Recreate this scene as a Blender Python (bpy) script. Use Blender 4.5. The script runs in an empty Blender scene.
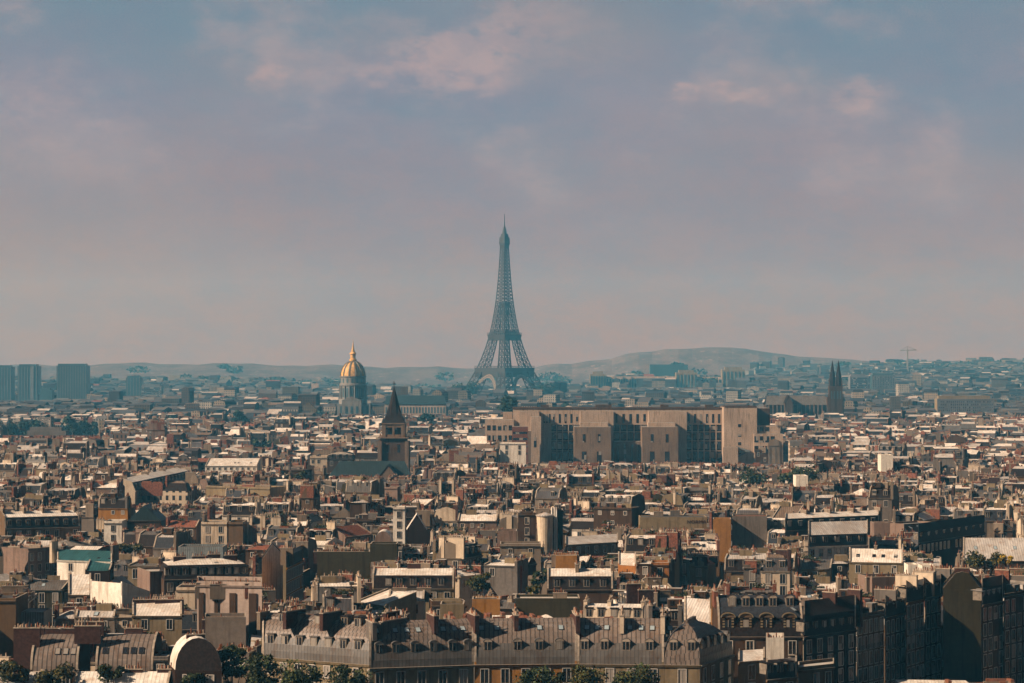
import bpy, math, random
import numpy as np
from mathutils import Vector, Matrix
R = math.radians
sc = bpy.context.scene
COL = sc.collection
# ------------------------------------------------------------------ camera
F = 2363.0; CAMZ = 69.0; PITCH = math.atan2(366-341.5, F)
cd = bpy.data.cameras.new('camera'); cam = bpy.data.objects.new('camera', cd); COL.objects.link(cam)
cd.sensor_width = 36; cd.lens = 36*F/1024; cd.clip_start = 1; cd.clip_end = 60000
cam.location = (0, 0, CAMZ); cam.rotation_euler = (R(90)+PITCH, 0, 0); sc.camera = cam
def at(px, py, Y):
    dx = (px-512)/F; dy = (341.5-py)/F
    w = (dx, math.cos(PITCH)-math.sin(PITCH)*dy, math.sin(PITCH)+math.cos(PITCH)*dy)
    k = Y/w[1]; return Vector((w[0]*k, Y, CAMZ+w[2]*k))
def yat(py, z):                       # the distance at which height z shows on pixel row py
    dy = (341.5-py)/F
    return (z-CAMZ)*(math.cos(PITCH)-math.sin(PITCH)*dy)/(math.sin(PITCH)+math.cos(PITCH)*dy)
def proj(x, y, z):
    z = z-CAMZ; c, s = math.cos(PITCH), math.sin(PITCH)
    d = y*c+z*s; u = -y*s+z*c
    return 512+F*x/d, 341.5-F*u/d
# ------------------------------------------------------------------ light
SUN_EL = R(32); SD = Vector((-0.94, -0.33, 0)).normalized()
SUNV = Vector((SD.x*math.cos(SUN_EL), SD.y*math.cos(SUN_EL), math.sin(SUN_EL)))
w = bpy.data.worlds.new('World'); sc.world = w; w.use_nodes = True
sl = bpy.data.lights.new('sun', 'SUN'); so = bpy.data.objects.new('sun', sl); COL.objects.link(so)
sl.energy = 5.0; sl.angle = R(0.5); sl.color = (1, .80, .61)
so.rotation_euler = SUNV.to_track_quat('Z', 'Y').to_euler(); so.location = (0, 0, 900)
sc.view_settings.view_transform = 'Standard'; sc.view_settings.look = 'None'
sc.view_settings.exposure = 0.85; sc.view_settings.gamma = 1; sc.view_settings.use_curve_mapping = False
sc.cycles.use_denoising = True; sc.cycles.max_bounces = 4; sc.cycles.diffuse_bounces = 1
sc.cycles.glossy_bounces = 1; sc.cycles.transmission_bounces = 1; sc.cycles.volume_bounces = 0
sc.cycles.transparent_max_bounces = 6

class NT:
    def __init__(s, nt): s.nt = nt; s.n = nt.nodes; s.l = nt.links
    def add(s, t, **k):
        n = s.n.new(t)
        for a, b in k.items(): setattr(n, a, b)
        return n
    def put(s, sock, v):
        if hasattr(v, 'is_linked') or hasattr(v, 'links'): s.l.new(v, sock)
        elif v is not None: sock.default_value = v
    def math(s, op, a, b=None, c=None, clamp=False):
        n = s.add('ShaderNodeMath', operation=op); n.use_clamp = clamp
        for i, v in enumerate((a, b, c)):
            if v is not None: s.put(n.inputs[i], v)
        return n.outputs[0]
    def vm(s, op, a, b=None):
        n = s.add('ShaderNodeVectorMath', operation=op)
        for i, v in enumerate((a, b)):
            if v is not None: s.put(n.inputs[i], v)
        return n.outputs['Value'] if op in ('DOT_PRODUCT', 'LENGTH') else n.outputs[0]
    def noise(s, vec, scale, detail=3, rough=.5, dims='3D'):
        n = s.add('ShaderNodeTexNoise', noise_dimensions=dims)
        if vec is not None: s.l.new(vec, n.inputs['Vector'])
        n.inputs['Scale'].default_value = scale; n.inputs['Detail'].default_value = detail; n.inputs['Roughness'].default_value = rough
        return n.outputs['Fac']
    def mix(s, f, a, b, blend='MIX'):
        n = s.add('ShaderNodeMix', data_type='RGBA', blend_type=blend)
        s.put(n.inputs[0], f)
        for i, v in ((6, a), (7, b)):
            if isinstance(v, tuple): v = tuple(v)+(1,) if len(v) == 3 else v
            s.put(n.inputs[i], v)
        return n.outputs[2]
    def ramp(s, v, a, b, lo=0., hi=1.):
        n = s.add('ShaderNodeMapRange'); n.clamp = True; n.interpolation_type = 'SMOOTHSTEP'
        s.put(n.inputs[0], v)
        for i, q in enumerate((a, b, lo, hi)): n.inputs[i+1].default_value = q
        return n.outputs[0]

def build_world():
    N = NT(w.node_tree); N.n.clear()
    out = N.add('ShaderNodeOutputWorld')
    tc = N.add('ShaderNodeTexCoord').outputs['Generated']
    sky = N.add('ShaderNodeTexSky', sky_type='NISHITA'); sky.sun_disc = False
    sky.sun_elevation = SUN_EL; sky.sun_rotation = math.atan2(SD.x, SD.y)
    sky.altitude = 100; sky.dust_density = 2; sky.air_density = 1; sky.ozone_density = 2
    bg1 = N.add('ShaderNodeBackground'); N.l.new(sky.outputs[0], bg1.inputs[0]); bg1.inputs[1].default_value = .05
    sp = N.add('ShaderNodeSeparateXYZ'); N.l.new(tc, sp.inputs[0])
    X, Y, Z = sp.outputs
    az = N.math('ARCTAN2', X, Y)                       # radians, 0 = west (the view), + = right
    el = N.math('ARCSINE', Z)
    cmb = N.add('ShaderNodeCombineXYZ'); N.put(cmb.inputs[0], N.math('MULTIPLY', az, 1.0)); N.put(cmb.inputs[1], N.math('MULTIPLY', el, 2.0))
    P = cmb.outputs[0]
    n1 = N.noise(P, 9, 5, .55); n2 = N.noise(P, 26, 5, .6); n3 = N.noise(P, 90, 3, .6)
    # veil of cloud: pinkish grey near the horizon, mauve grey above, blue grey high up
    n4 = N.noise(N.vm('MULTIPLY', P, (1, .75, 1)), 13, 5, .58)
    wx = N.math('MULTIPLY', N.math('SUBTRACT', N.noise(P, 38, 4, .6), .5), .034); wy = N.math('MULTIPLY', N.math('SUBTRACT', N.noise(N.vm('ADD', P, (3.1, 1.7, 0)), 34, 4, .6), .5), .022)
    azw = N.math('ADD', az, wx); elw = N.math('ADD', el, wy)
    e1 = N.math('ADD', el, N.math('ADD', N.math('MULTIPLY', N.math('SUBTRACT', n1, .5), .07), N.math('MULTIPLY', N.math('SUBTRACT', n4, .5), .05)))
    c = N.mix(N.ramp(e1, .0, .07), HOR, MIDC)
    c = N.mix(N.ramp(e1, .055, .115), c, HIGH)
    c = N.mix(N.ramp(e1, .10, .17), c, TOP)
    # left side warmer low down, right side more mauve
    c = N.mix(N.math('MULTIPLY', N.ramp(az, -.22, .0, .55, 0.), N.ramp(e1, .0, .12, 1, 0)), c, WARML)
    c = N.mix(N.math('MULTIPLY', N.ramp(N.math('ADD', n1, N.math('MULTIPLY', N.math('SUBTRACT', n2, .5), .5)), .42, .62, 0, .42), N.ramp(el, .05, .12)), c, (.09, .145, .20))
    # sunlit tops of the cumulus bits, in true directions of the sky
    tot = None
    for (px, py, rx, ry, k) in ((265, 72, 14, 22, .6), (600, 60, 70, 40, .3), (385, 72, 34, 16, .6), (450, 62, 64, 34, .9), (510, 44, 56, 34, .85), (515, 28, 34, 15, .55), (680, 94, 16, 9, .85), (733, 97, 26, 10, .9),
                                (788, 98, 20, 9, .45), (860, 100, 30, 22, .7), (15, 25, 30, 20, .35), (30, 110, 60, 40, .35), (105, 125, 40, 16, .3), (640, 150, 60, 30, .25), (840, 175, 70, 40, .3)):
        d = at(px, py, 1.) - Vector((0, 0, CAMZ)); a0 = math.atan2(d.x, d.y); e0 = math.atan(d.z)
        qa = N.math('DIVIDE', N.math('SUBTRACT', azw, a0), rx/F); qe = N.math('DIVIDE', N.math('SUBTRACT', elw, e0), ry/F)
        rr = N.math('ADD', N.math('MULTIPLY', qa, qa), N.math('MULTIPLY', qe, qe))
        g = N.math('MULTIPLY', N.math('EXPONENT', N.math('MULTIPLY', rr, -.8)), k)
        tot = g if tot is None else N.math('MAXIMUM', tot, g)
    det = N.math('ADD', N.math('MULTIPLY', n2, .7), N.math('MULTIPLY', n3, .45))
    c = N.mix(N.math('MULTIPLY', N.ramp(n4, .47, .66, 0, .48), N.ramp(e1, .045, .11)), c, CLOUDC)
    c = N.mix(N.math('MULTIPLY', N.ramp(n4, .30, .46, .38, 0), N.ramp(el, .03, .12)), c, (.08, .13, .19))
    cl = N.ramp(N.math('MULTIPLY', tot, N.ramp(det, .38, .72, .25, 1.6)), .10, .95, 0, .66)
    c = N.mix(cl, c, CLOUDC)
    # darker blue undersides
    for (px, py, rx, ry, k) in ((540, 62, 26, 26, .5), (390, 100, 90, 12, .3), (610, 20, 80, 30, .35), (790, 30, 60, 50, .3), (60, 190, 120, 40, .22), (940, 50, 80, 60, .2)):
        d = at(px, py, 1.) - Vector((0, 0, CAMZ)); a0 = math.atan2(d.x, d.y); e0 = math.atan(d.z)
        qa = N.math('DIVIDE', N.math('SUBTRACT', azw, a0), rx/F); qe = N.math('DIVIDE', N.math('SUBTRACT', elw, e0), ry/F)
        rr = N.math('ADD', N.math('MULTIPLY', qa, qa), N.math('MULTIPLY', qe, qe))
        g = N.math('MULTIPLY', N.math('EXPONENT', N.math('MULTIPLY', rr, -.8)), N.math('MULTIPLY', det, k*1.4))
        c = N.mix(g, c, (.075, .125, .19))
    mot = N.noise(P, 34, 8, .78); c = N.mix(N.ramp(mot, .38, .62, 0, .30), c, (.10, .125, .185)); c = N.mix(N.ramp(N.noise(P, 5, 3, .5), .45, .62, 0, .22), c, (.27, .175, .15))
    grain = N.noise(P, 1400, 1, .5)
    c = N.mix(N.ramp(grain, .3, .7, 0, .16), c, (.27, .24, .25))
    bg2 = N.add('ShaderNodeBackground'); N.l.new(c, bg2.inputs[0]); bg2.inputs[1].default_value = .84
    c2 = N.mix(N.ramp(el, .16, .42), c, (.014, .018, .026))  # unseen sky overhead, made dark to cut the fill light
    N.l.new(c2, bg2.inputs[0])
    c3 = N.mix(N.ramp(N.math('ABSOLUTE', az), .35, 1.1), c2, (.03, .03, .04)); N.l.new(c3, bg2.inputs[0])  # unseen sky off to the sides darkened too, for deeper shadows
    cover = N.ramp(el, .17, .6, .96, .86)
    ms = N.add('ShaderNodeMixShader'); N.put(ms.inputs[0], cover); N.l.new(bg1.outputs[0], ms.inputs[1]); N.l.new(bg2.outputs[0], ms.inputs[2])
    N.l.new(ms.outputs[0], out.inputs[0])
HOR = (.245, .128, .100); MIDC = (.192, .136, .160); HIGH = (.158, .150, .200); TOP = (.105, .15, .195)
WARML = (.27, .16, .125); CLOUDC = (.35, .235, .225)
build_world()

# ------------------------------------------------------------------ materials
M = {}
def newmat(name, rough=.8, spec=.3):
    m = bpy.data.materials.new(name); m.use_nodes = True; N = NT(m.node_tree); b = N.n['Principled BSDF']
    b.inputs['Roughness'].default_value = rough; b.inputs['Specular IOR Level'].default_value = spec
    M[name] = m; return N, b
def coords(N):
    g = N.add('ShaderNodeNewGeometry'); P = g.outputs['Position']
    t = N.vm('NORMALIZE', N.vm('CROSS_PRODUCT', (0, 0, 1), g.outputs['True Normal']))
    u = N.vm('DOT_PRODUCT', P, t)
    b = N.vm('CROSS_PRODUCT', g.outputs['True Normal'], t)
    v = N.vm('DOT_PRODUCT', P, b)
    return P, u, v
def scaled(N, P, s):
    return N.vm('MULTIPLY', P, s)
def mat_wall(name, col, far=False, dirt=.75):
    N, b = newmat(name, .95, .04); P, u, v = coords(N)
    big = N.noise(P, .09, 2); fine = N.noise(P, 1.3, 3, .6)
    st = N.noise(scaled(N, P, (1, 1, .10)), 1.1, 3, .6)
    c = N.mix(N.ramp(big, .3, .7, 0, .6), col, tuple(x*f for x, f in zip(col, (.62, .60, .57))))
    c = N.mix(N.ramp(st, .48, .72, 0, dirt), c, tuple(x*f for x, f in zip(col, (.36, .31, .27))))
    c = N.mix(N.ramp(fine, .35, .68, 0, .45), c, tuple(x*.55 for x in col))
    if far:                                            # rows of windows of far facades
        sz = N.add('ShaderNodeSeparateXYZ'); N.l.new(P, sz.inputs[0])
        fu = N.math('FRACT', N.math('DIVIDE', u, 2.7)); fz = N.math('FRACT', N.math('DIVIDE', sz.outputs[2], 3.1))
        m = N.math('MULTIPLY', N.math('MULTIPLY', N.math('GREATER_THAN', fu, .32), N.math('LESS_THAN', fu, .74)),
                   N.math('MULTIPLY', N.math('GREATER_THAN', fz, .22), N.math('LESS_THAN', fz, .84)))
        c = N.mix(m, c, (.022, .022, .026))
    N.l.new(c, b.inputs['Base Color'])
def mat_zinc(name, col, seam=.65, contrast=.45, rough=.5):
    N, b = newmat(name, rough, .18); P, u, v = coords(N)
    fu = N.math('FRACT', N.math('DIVIDE', u, seam))
    line = N.math('LESS_THAN', fu, .26)
    cell = N.add('ShaderNodeCombineXYZ'); N.put(cell.inputs[0], N.math('FLOOR', N.math('DIVIDE', u, seam))); N.put(cell.inputs[1], N.math('FLOOR', N.math('DIVIDE', v, 2.4)))
    wn = N.add('ShaderNodeTexWhiteNoise', noise_dimensions='2D'); N.l.new(cell.outputs[0], wn.inputs['Vector'])
    big = N.noise(P, .22, 4, .6); st = N.noise(scaled(N, P, (1, 1, .25)), 1.5, 3, .6)
    c = N.mix(N.ramp(big, .35, .68, 0, .75), col, tuple(x*f for x, f in zip(col, (.62, .55, .48))))
    c = N.mix(N.ramp(st, .5, .75, 0, .5), c, tuple(x*f for x, f in zip(col, (.42, .36, .32))))
    c = N.mix(N.math('MULTIPLY', wn.outputs[0], .5), c, tuple(x*.5 for x in col))
    c = N.mix(N.ramp(N.noise(scaled(N, P, (1, 1, .3)), .55, 4, .65), .52, .66, 0, .55), c, tuple(x*f for x, f in zip(col, (.50, .33, .22))))
    c = N.mix(N.math('MULTIPLY', line, contrast), c, tuple(x*.22 for x in col))
    N.l.new(c, b.inputs['Base Color'])
    bump = N.add('ShaderNodeBump'); bump.inputs['Strength'].default_value = .5; bump.inputs['Distance'].default_value = .05
    N.l.new(line, bump.inputs['Height']); N.l.new(bump.outputs[0], b.inputs['Normal'])
def mat_plain(name, col, rough=.8, spec=.3, var=.45, scale=.8, metal=0):
    N, b = newmat(name, rough, spec); g = N.add('ShaderNodeNewGeometry')
    n = N.noise(g.outputs['Position'], scale, 3, .6)
    c = N.mix(N.ramp(n, .3, .7, 0, 1), col, tuple(x*(1-var) for x in col))
    N.l.new(c, b.inputs['Base Color']); b.inputs['Metallic'].default_value = metal
WALLS = ['cream', 'white', 'beige', 'pinkish', 'grey', 'tan', 'brown', 'sandy']
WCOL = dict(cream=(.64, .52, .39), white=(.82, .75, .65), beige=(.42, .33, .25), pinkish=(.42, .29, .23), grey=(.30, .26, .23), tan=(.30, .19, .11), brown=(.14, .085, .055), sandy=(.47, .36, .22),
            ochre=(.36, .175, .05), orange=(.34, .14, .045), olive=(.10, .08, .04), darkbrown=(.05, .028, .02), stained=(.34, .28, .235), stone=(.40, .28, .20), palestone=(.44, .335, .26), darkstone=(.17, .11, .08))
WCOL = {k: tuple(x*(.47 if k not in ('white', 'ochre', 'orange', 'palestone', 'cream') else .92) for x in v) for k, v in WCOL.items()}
for k, c in WCOL.items(): mat_wall('wall_'+k, c)
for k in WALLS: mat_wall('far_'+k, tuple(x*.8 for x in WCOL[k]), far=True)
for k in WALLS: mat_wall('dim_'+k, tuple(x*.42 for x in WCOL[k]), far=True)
mat_wall('wall_domestone', (.20, .185, .17)); mat_wall('wall_streaked', (.42, .33, .28), dirt=.9)
mat_zinc('zinc_light', (.50, .465, .43)); mat_zinc('zinc_pale', (.74, .69, .62), contrast=.3); mat_zinc('zinc_mid', (.13, .12, .112)); mat_zinc('zinc_warm', (.19, .14, .105)); mat_zinc('zinc_seamed', (.20, .16, .135), .80, .85)
mat_zinc('zinc_patina', (.085, .10, .098), .80, .6); mat_zinc('zinc_dark', (.085, .08, .085), .7, .5); mat_zinc('turquoise_metal', (.03, .10, .112), .8, .5); mat_zinc('teal_slate', (.022, .038, .044), 1.2, .2); mat_zinc('corrugated', (.22, .25, .26), .5, .7)
mat_plain('slate', (.024, .016, .014), .75, .08, .6, 2.5); mat_plain('slate_blue', (.030, .032, .040), .65, .15, .5, 2.5); mat_plain('tiles', (.21, .075, .045), .85, .2, .6, 2.2); mat_plain('gravel', (.30, .26, .22), .95, .1, .5, .5)
mat_plain('pot', (.22, .085, .045), .85, .2, .6, 2.5); mat_plain('pot_pale', (.42, .31, .22), .85, .2, .5, 2.5); mat_plain('brick', (.17, .065, .04), .9, .15, .55, 1.8); mat_plain('brickdark', (.06, .028, .022), .9, .15, .5, 1.8)
mat_plain('frame', (.42, .38, .33), .6, .4, .25, 3); mat_plain('dormer_face', (.20, .165, .13), .8, .1, .5, 2); mat_plain('darkmetal', (.03, .026, .026), .5, .5, .3, 2); mat_plain('asphalt', (.05, .045, .042), .95, .1, .3, .1); mat_plain('capstone', (.34, .28, .22), .9, .1, .4, 1.5)
mat_plain('gold', (.60, .34, .10), .6, .3, .5, .4, 0); mat_plain('leadgold', (.16, .13, .09), .5, .5, .3, .5); mat_plain('iron', (.03, .024, .022), .7, .3, .3, .05); mat_plain('ironpale', (.22, .18, .15), .7, .3, .2, .05)
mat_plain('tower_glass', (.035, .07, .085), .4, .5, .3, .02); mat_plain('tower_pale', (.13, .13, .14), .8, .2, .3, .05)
def mat_glass():
    N, b = newmat('glass', .12, .6); g = N.add('ShaderNodeNewGeometry')
    sn = N.vm('FLOOR', scaled(N, g.outputs['Position'], (.45, .45, .35)))
    wn = N.add('ShaderNodeTexWhiteNoise', noise_dimensions='3D'); N.l.new(sn, wn.inputs['Vector'])
    c = N.mix(N.math('GREATER_THAN', wn.outputs[0], .80), (.014, .014, .017), (.24, .21, .18)); N.l.new(c, b.inputs['Base Color'])
mat_glass()
mat_plain('skyglass', (.30, .36, .38), .10, .8, .2, 1)
def mat_leaf(name, col):
    N, b = newmat(name, .7, .25); g = N.add('ShaderNodeNewGeometry')
    n = N.noise(g.outputs['Position'], .9, 2); c = N.mix(N.ramp(n, .3, .7), col, tuple(x*.45 for x in col)); N.l.new(c, b.inputs['Base Color'])
    b.inputs['Subsurface Weight'].default_value = 0
mat_leaf('leaf', (.05, .065, .014)); mat_leaf('leafdark', (.02, .032, .010)); mat_leaf('leafteal', (.012, .045, .032)); mat_leaf('leafyellow', (.45, .28, .02)); mat_leaf('leafrust', (.085, .07, .014)); mat_plain('bark', (.07, .05, .035), .9, .1, .4, 1.5)

# ------------------------------------------------------------------ mesh building
class MB:
    def __init__(s): s.v = []; s.f = []; s.m = []; s.mats = []; s.mi = {}
    def mid(s, name):
        if name not in s.mi: s.mi[name] = len(s.mats); s.mats.append(name)
        return s.mi[name]
    def poly(s, pts, mat):
        n = len(s.v); s.v.extend((p[0], p[1], p[2]) for p in pts); s.f.append(tuple(range(n, n+len(pts)))); s.m.append(s.mid(mat))
    def prism(s, base, z0, z1, mat, top=None, bottom=False):
        n = len(base); a = [(p[0], p[1], z0) for p in base]; b = [(p[0], p[1], z1) for p in base]
        for i in range(n):
            j = (i+1) % n; s.poly([a[i], a[j], b[j], b[i]], mat)
        s.poly(b, top or mat)
        if bottom: s.poly(a[::-1], mat)
    def hexa(s, b, t, mat, top=None):
        for i in range(4):
            j = (i+1) % 4; s.poly([b[i], b[j], t[j], t[i]], mat)
        s.poly(t, top or mat); s.poly(b[::-1], mat)
    def box(s, x0, x1, y0, y1, z0, z1, mat, top=None):
        s.hexa([(x0, y0, z0), (x1, y0, z0), (x1, y1, z0), (x0, y1, z0)], [(x0, y0, z1), (x1, y0, z1), (x1, y1, z1), (x0, y1, z1)], mat, top)
    def bar(s, a, b, t, mat, t2=None):
        a = Vector(a); b = Vector(b); d = (b-a)
        if d.length < 1e-6: return
        d.normalize(); up = Vector((0, 0, 1)) if abs(d.z) < .9 else Vector((1, 0, 0))
        p = d.cross(up).normalized(); q = d.cross(p); t2 = t2 or t
        A = [a+(p*i+q*j)*t/2 for i, j in ((-1, -1), (1, -1), (1, 1), (-1, 1))]; B = [b+(p*i+q*j)*t2/2 for i, j in ((-1, -1), (1, -1), (1, 1), (-1, 1))]
        s.hexa(A[::-1], B[::-1], mat)
    def lathe(s, cx, cy, prof, n, mat, cap=True, ang0=0.):
        rings = [[(cx+r*math.cos(ang0+2*math.pi*i/n), cy+r*math.sin(ang0+2*math.pi*i/n), z) for i in range(n)] for r, z in prof]
        for k in range(len(rings)-1):
            m = mat[k] if isinstance(mat, list) else mat
            for i in range(n):
                j = (i+1) % n; s.poly([rings[k][i], rings[k][j], rings[k+1][j], rings[k+1][i]], m)
        if cap: s.poly(rings[-1], mat[-1] if isinstance(mat, list) else mat)
    def add_mesh(s, lib, mtx):
        L = LIBRAW[lib]; n = len(s.v)
        a = np.asarray(L.v) @ np.array(mtx.to_3x3()).T + np.array(mtx.translation)
        s.v.extend(map(tuple, a.tolist())); s.f.extend(tuple(i+n for i in f) for f in L.f)
        ids = [s.mid(x) for x in L.mats]; s.m.extend(ids[i] for i in L.m)
    def data(s, name, off=None):
        me = bpy.data.meshes.new(name); v = s.v
        if off is not None: v = [(p[0]-off[0], p[1]-off[1], p[2]-off[2]) for p in v]
        me.from_pydata(v, [], s.f)
        for m in s.mats: me.materials.append(M[m])
        me.polygons.foreach_set('material_index', s.m); me.update(); return me
def link(name, me, parent=None, loc=None):
    o = bpy.data.objects.new(name, me); COL.objects.link(o)
    if parent is not None: o.parent = parent
    if loc is not None: o.location = loc
    return o
def tag(o, label=None, cat=None, group=None, kind=None):
    if label: o['label'] = label
    if cat: o['category'] = cat
    if group: o['group'] = group
    if kind: o['kind'] = kind
    return o
class Thing:
    def __init__(s, name, loc, label, cat, group=None):
        s.loc = Vector(loc); s.o = bpy.data.objects.new(name, None); COL.objects.link(s.o); s.o.location = s.loc
        s.o.empty_display_size = .5; tag(s.o, label, cat, group)
    def part(s, name, mb, parent=None, label=None):
        if not mb.f: return None
        if parent is None: o = link(name, mb.data(name, s.loc), s.o)
        else: o = link(name, mb.data(name, s.loc+parent.location), parent)
        if label: o['label'] = label
        return o
    def inst(s, name, lib, mtx, sub=()):
        o = link(name, LIB[lib], s.o); m = mtx.copy(); m.translation = m.translation - s.loc; o.matrix_basis = m
        for n2, l2 in sub:
            if l2 in POTS and s.loc.y < 560:
                for y, k in POTS[l2]: link('chimney_pot', LIB[k], o, (0, y, 0))
            else: link(n2, LIB[l2], o)
        return o
class Mass:
    def __init__(s): s.mb = MB()
    def part(s, name, mb, parent=None, label=None):
        n = len(s.mb.v); s.mb.v.extend(mb.v); s.mb.f.extend(tuple(i+n for i in f) for f in mb.f)
        ids = [s.mb.mid(x) for x in mb.mats]; s.mb.m.extend(ids[i] for i in mb.m)
    def inst(s, name, lib, mtx, sub=()):
        s.mb.add_mesh(lib, mtx)
        for n2, l2 in sub: s.mb.add_mesh(l2, mtx)
LIB = {}; LIBRAW = {}; POTS = {}
def lib(key, mb):
    LIBRAW[key] = mb; LIB[key] = mb.data(key.split('|')[0]); return key
def make_lib():
    # window: local origin at sill centre, facing -Y
    for nm, wd, hg in (('window', 1.15, 1.95), ('window_small', .9, 1.1), ('window_tall', 1.3, 2.4)):
        b = MB(); h = wd/2
        for x0, x1, z0, z1 in ((-h-.14, -h, -.1, hg+.12), (h, h+.14, -.1, hg+.12), (-h, h, hg, hg+.14), (-h, h, -.14, 0)): b.box(x0, x1, -.10, .0, z0, z1, 'frame')
        b.box(-.035, .035, -.07, -.022, 0, hg, 'frame')
        lib(nm+'|f', b)
        p = MB(); p.poly([(-h, -.02, 0), (h, -.02, 0), (h, -.02, hg), (-h, -.02, hg)], 'glass'); lib('pane|'+nm, p)
    b = MB()                                            # shallow balcony rail
    b.box(-.8, .8, -.45, 0, -.12, 0, 'capstone')
    for i in range(9): x = -.76+i*.19; b.box(x-.02, x+.02, -.43, -.40, 0, .9, 'darkmetal')
    b.box(-.8, .8, -.44, -.39, .88, .95, 'darkmetal'); lib('balcony|', b)
    for rm in ('zinc_mid', 'slate', 'zinc_light'):
        b = MB(); b.box(-.72, .72, 0, 1.9, 0, 1.75, 'dormer_face', rm)
        b.poly([(-.85, -.12, 1.75), (.85, -.12, 1.75), (.85, 2.4, 1.95), (-.85, 2.4, 1.95)], rm); b.poly([(-.85, -.12, 1.75), (-.85, -.12, 1.88), (.85, -.12, 1.88), (.85, -.12, 1.75)][::-1], rm)
        b.poly([(-.85, -.12, 1.88), (.85, -.12, 1.88), (.85, 2.4, 2.0), (-.85, 2.4, 2.0)], rm)
        lib('dormer|'+rm, b)
        b = MB(); pts = [(.8*math.cos(a), 1.55+.55*math.sin(a)) for a in [math.pi*i/8 for i in range(9)]]
        b.box(-.72, .72, 0, 1.9, 0, 1.55, 'dormer_face', rm)
        for i in range(8): (x0, z0), (x1, z1) = pts[i], pts[i+1]; b.poly([(x0, -.1, z0), (x0, 2.2, z0), (x1, 2.2, z1), (x1, -.1, z1)], rm)
        b.poly([(x, -.06, z) for x, z in pts][::-1], 'capstone'); lib('dormer_arched|'+rm, b)
    b = MB(); pts = [(1.35*math.cos(t), 2.05+.85*math.sin(t)) for t in [math.pi*i/10 for i in range(11)]]; b.box(-1.2, 1.2, 0, 1.9, 0, 2.05, 'wall_darkbrown', 'slate')
    for i in range(10): (x0, z0), (x1, z1) = pts[i], pts[i+1]; b.poly([(x0, -.2, z0), (x0, 2.4, z0), (x1, 2.4, z1), (x1, -.2, z1)], 'slate'); b.bar((x0*.97, -.2, z0-.05), (x1*.97, -.2, z1-.05), .2, 'wall_sandy')
    b.poly([(x*.93, -.1, z-.05) for x, z in pts][::-1], 'wall_tan')
    for sx in (-1, 1):
        for k in range(4): b.box(min(sx*.62, sx*1.05), max(sx*.62, sx*1.05), -.08, -.01, .15+.5*k, .42+.5*k, 'wall_sandy')
    lib('dormer_pedimented|slate', b)
    p = MB(); p.poly([(-.5, -.03, .2), (.5, -.03, .2), (.5, -.03, 1.55), (-.5, -.03, 1.55)], 'glass'); p.box(-.03, .03, -.06, -.035, .2, 1.55, 'frame'); lib('window|d', p)
    b = MB(); b.box(-.45, .45, -.65, .65, 0, .12, 'darkmetal'); b.poly([(-.37, -.57, .125), (.37, -.57, .125), (.37, .57, .125), (-.37, .57, .125)], 'skyglass'); lib('skylight|', b)
    b = MB(); b.box(-.45, .45, -.65, .65, 0, .12, 'darkmetal'); b.poly([(-.37, -.57, .125), (.37, -.57, .125), (.37, .57, .125), (-.37, .57, .125)], 'glass'); lib('skylight|dark', b)
    b = MB(); b.bar((0, 0, 0), (0, 0, 2.6), .07, 'darkmetal'); b.bar((-.9, 0, 2.4), (.9, 0, 2.4), .05, 'darkmetal')
    for i in range(6): x = -.8+.3*i; b.bar((x, -.4, 2.4), (x, .4, 2.4), .04, 'darkmetal')
    lib('antenna|', b)
    b = MB(); b.lathe(0, 0, [(.18, 0), (.18, .9), (.34, .9), (.34, 1.15), (.05, 1.3)], 8, 'zinc_light'); lib('roof_vent|', b)
    b = MB(); b.box(-1.2, 1.2, -.9, .9, 0, 1.9, 'wall_grey', 'zinc_light'); b.poly([(-.4, -.905, .1), (.4, -.905, .1), (.4, -.905, 1.7), (-.4, -.905, 1.7)], 'glass'); lib('roof_hut|', b)
    b = MB(); b.box(-1, 1, -.7, .7, .2, 1.3, 'zinc_light'); b.box(-.9, .9, -.6, .6, 0, .2, 'darkmetal'); b.box(-.5, .5, -.71, -.7, .4, 1.1, 'darkmetal'); lib('ventilation_unit|', b)
    b = MB(); b.bar((0, 0, 0), (0, 0, .9), .06, 'darkmetal'); b.lathe(0, 0, [(.05, .8), (.45, .95), (.5, 1.1)], 8, 'frame'); lib('satellite_dish|', b)
    b = MB(); b.box(-1.6, 1.6, -.18, .18, 0, 1.5, 'wall_sandy', 'capstone'); lib('roof_wall|', b)
    b = MB(); b.box(-1.4, 1.4, -1.1, 1.1, 0, 1.7, 'wall_brown', 'zinc_pale'); b.box(-1.0, -.2, -1.16, -1.1, .5, 1.4, 'glass'); lib('roof_hut|small', b)
    b = MB(); b.box(-.5, .5, -.5, .5, 0, .6, 'darkmetal', 'zinc_pale'); lib('roof_hatch|', b)
    b = MB(); b.box(-1.3, 1.3, -.3, .3, 0, .5, 'brick'); gg = np.random.default_rng(3)
    for i in range(90):
        c0 = np.array([gg.uniform(-1.4, 1.4), gg.uniform(-.4, .4), gg.uniform(.5, 1.5)]); u = gg.normal(size=3)*.14; v = gg.normal(size=3)*.14; b.poly([c0-u, c0+v, c0+u, c0-v], 'leafdark' if i % 3 else 'leaf')
    lib('planter|', b)
    b = MB()
    for x in (-1.5, -.5, .5, 1.5): b.bar((x, 0, 0), (x, 0, 1.), .06, 'darkmetal')
    for z in (.5, 1.): b.bar((-1.5, 0, z), (1.5, 0, z), .05, 'darkmetal')
    lib('railing|', b)
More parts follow.
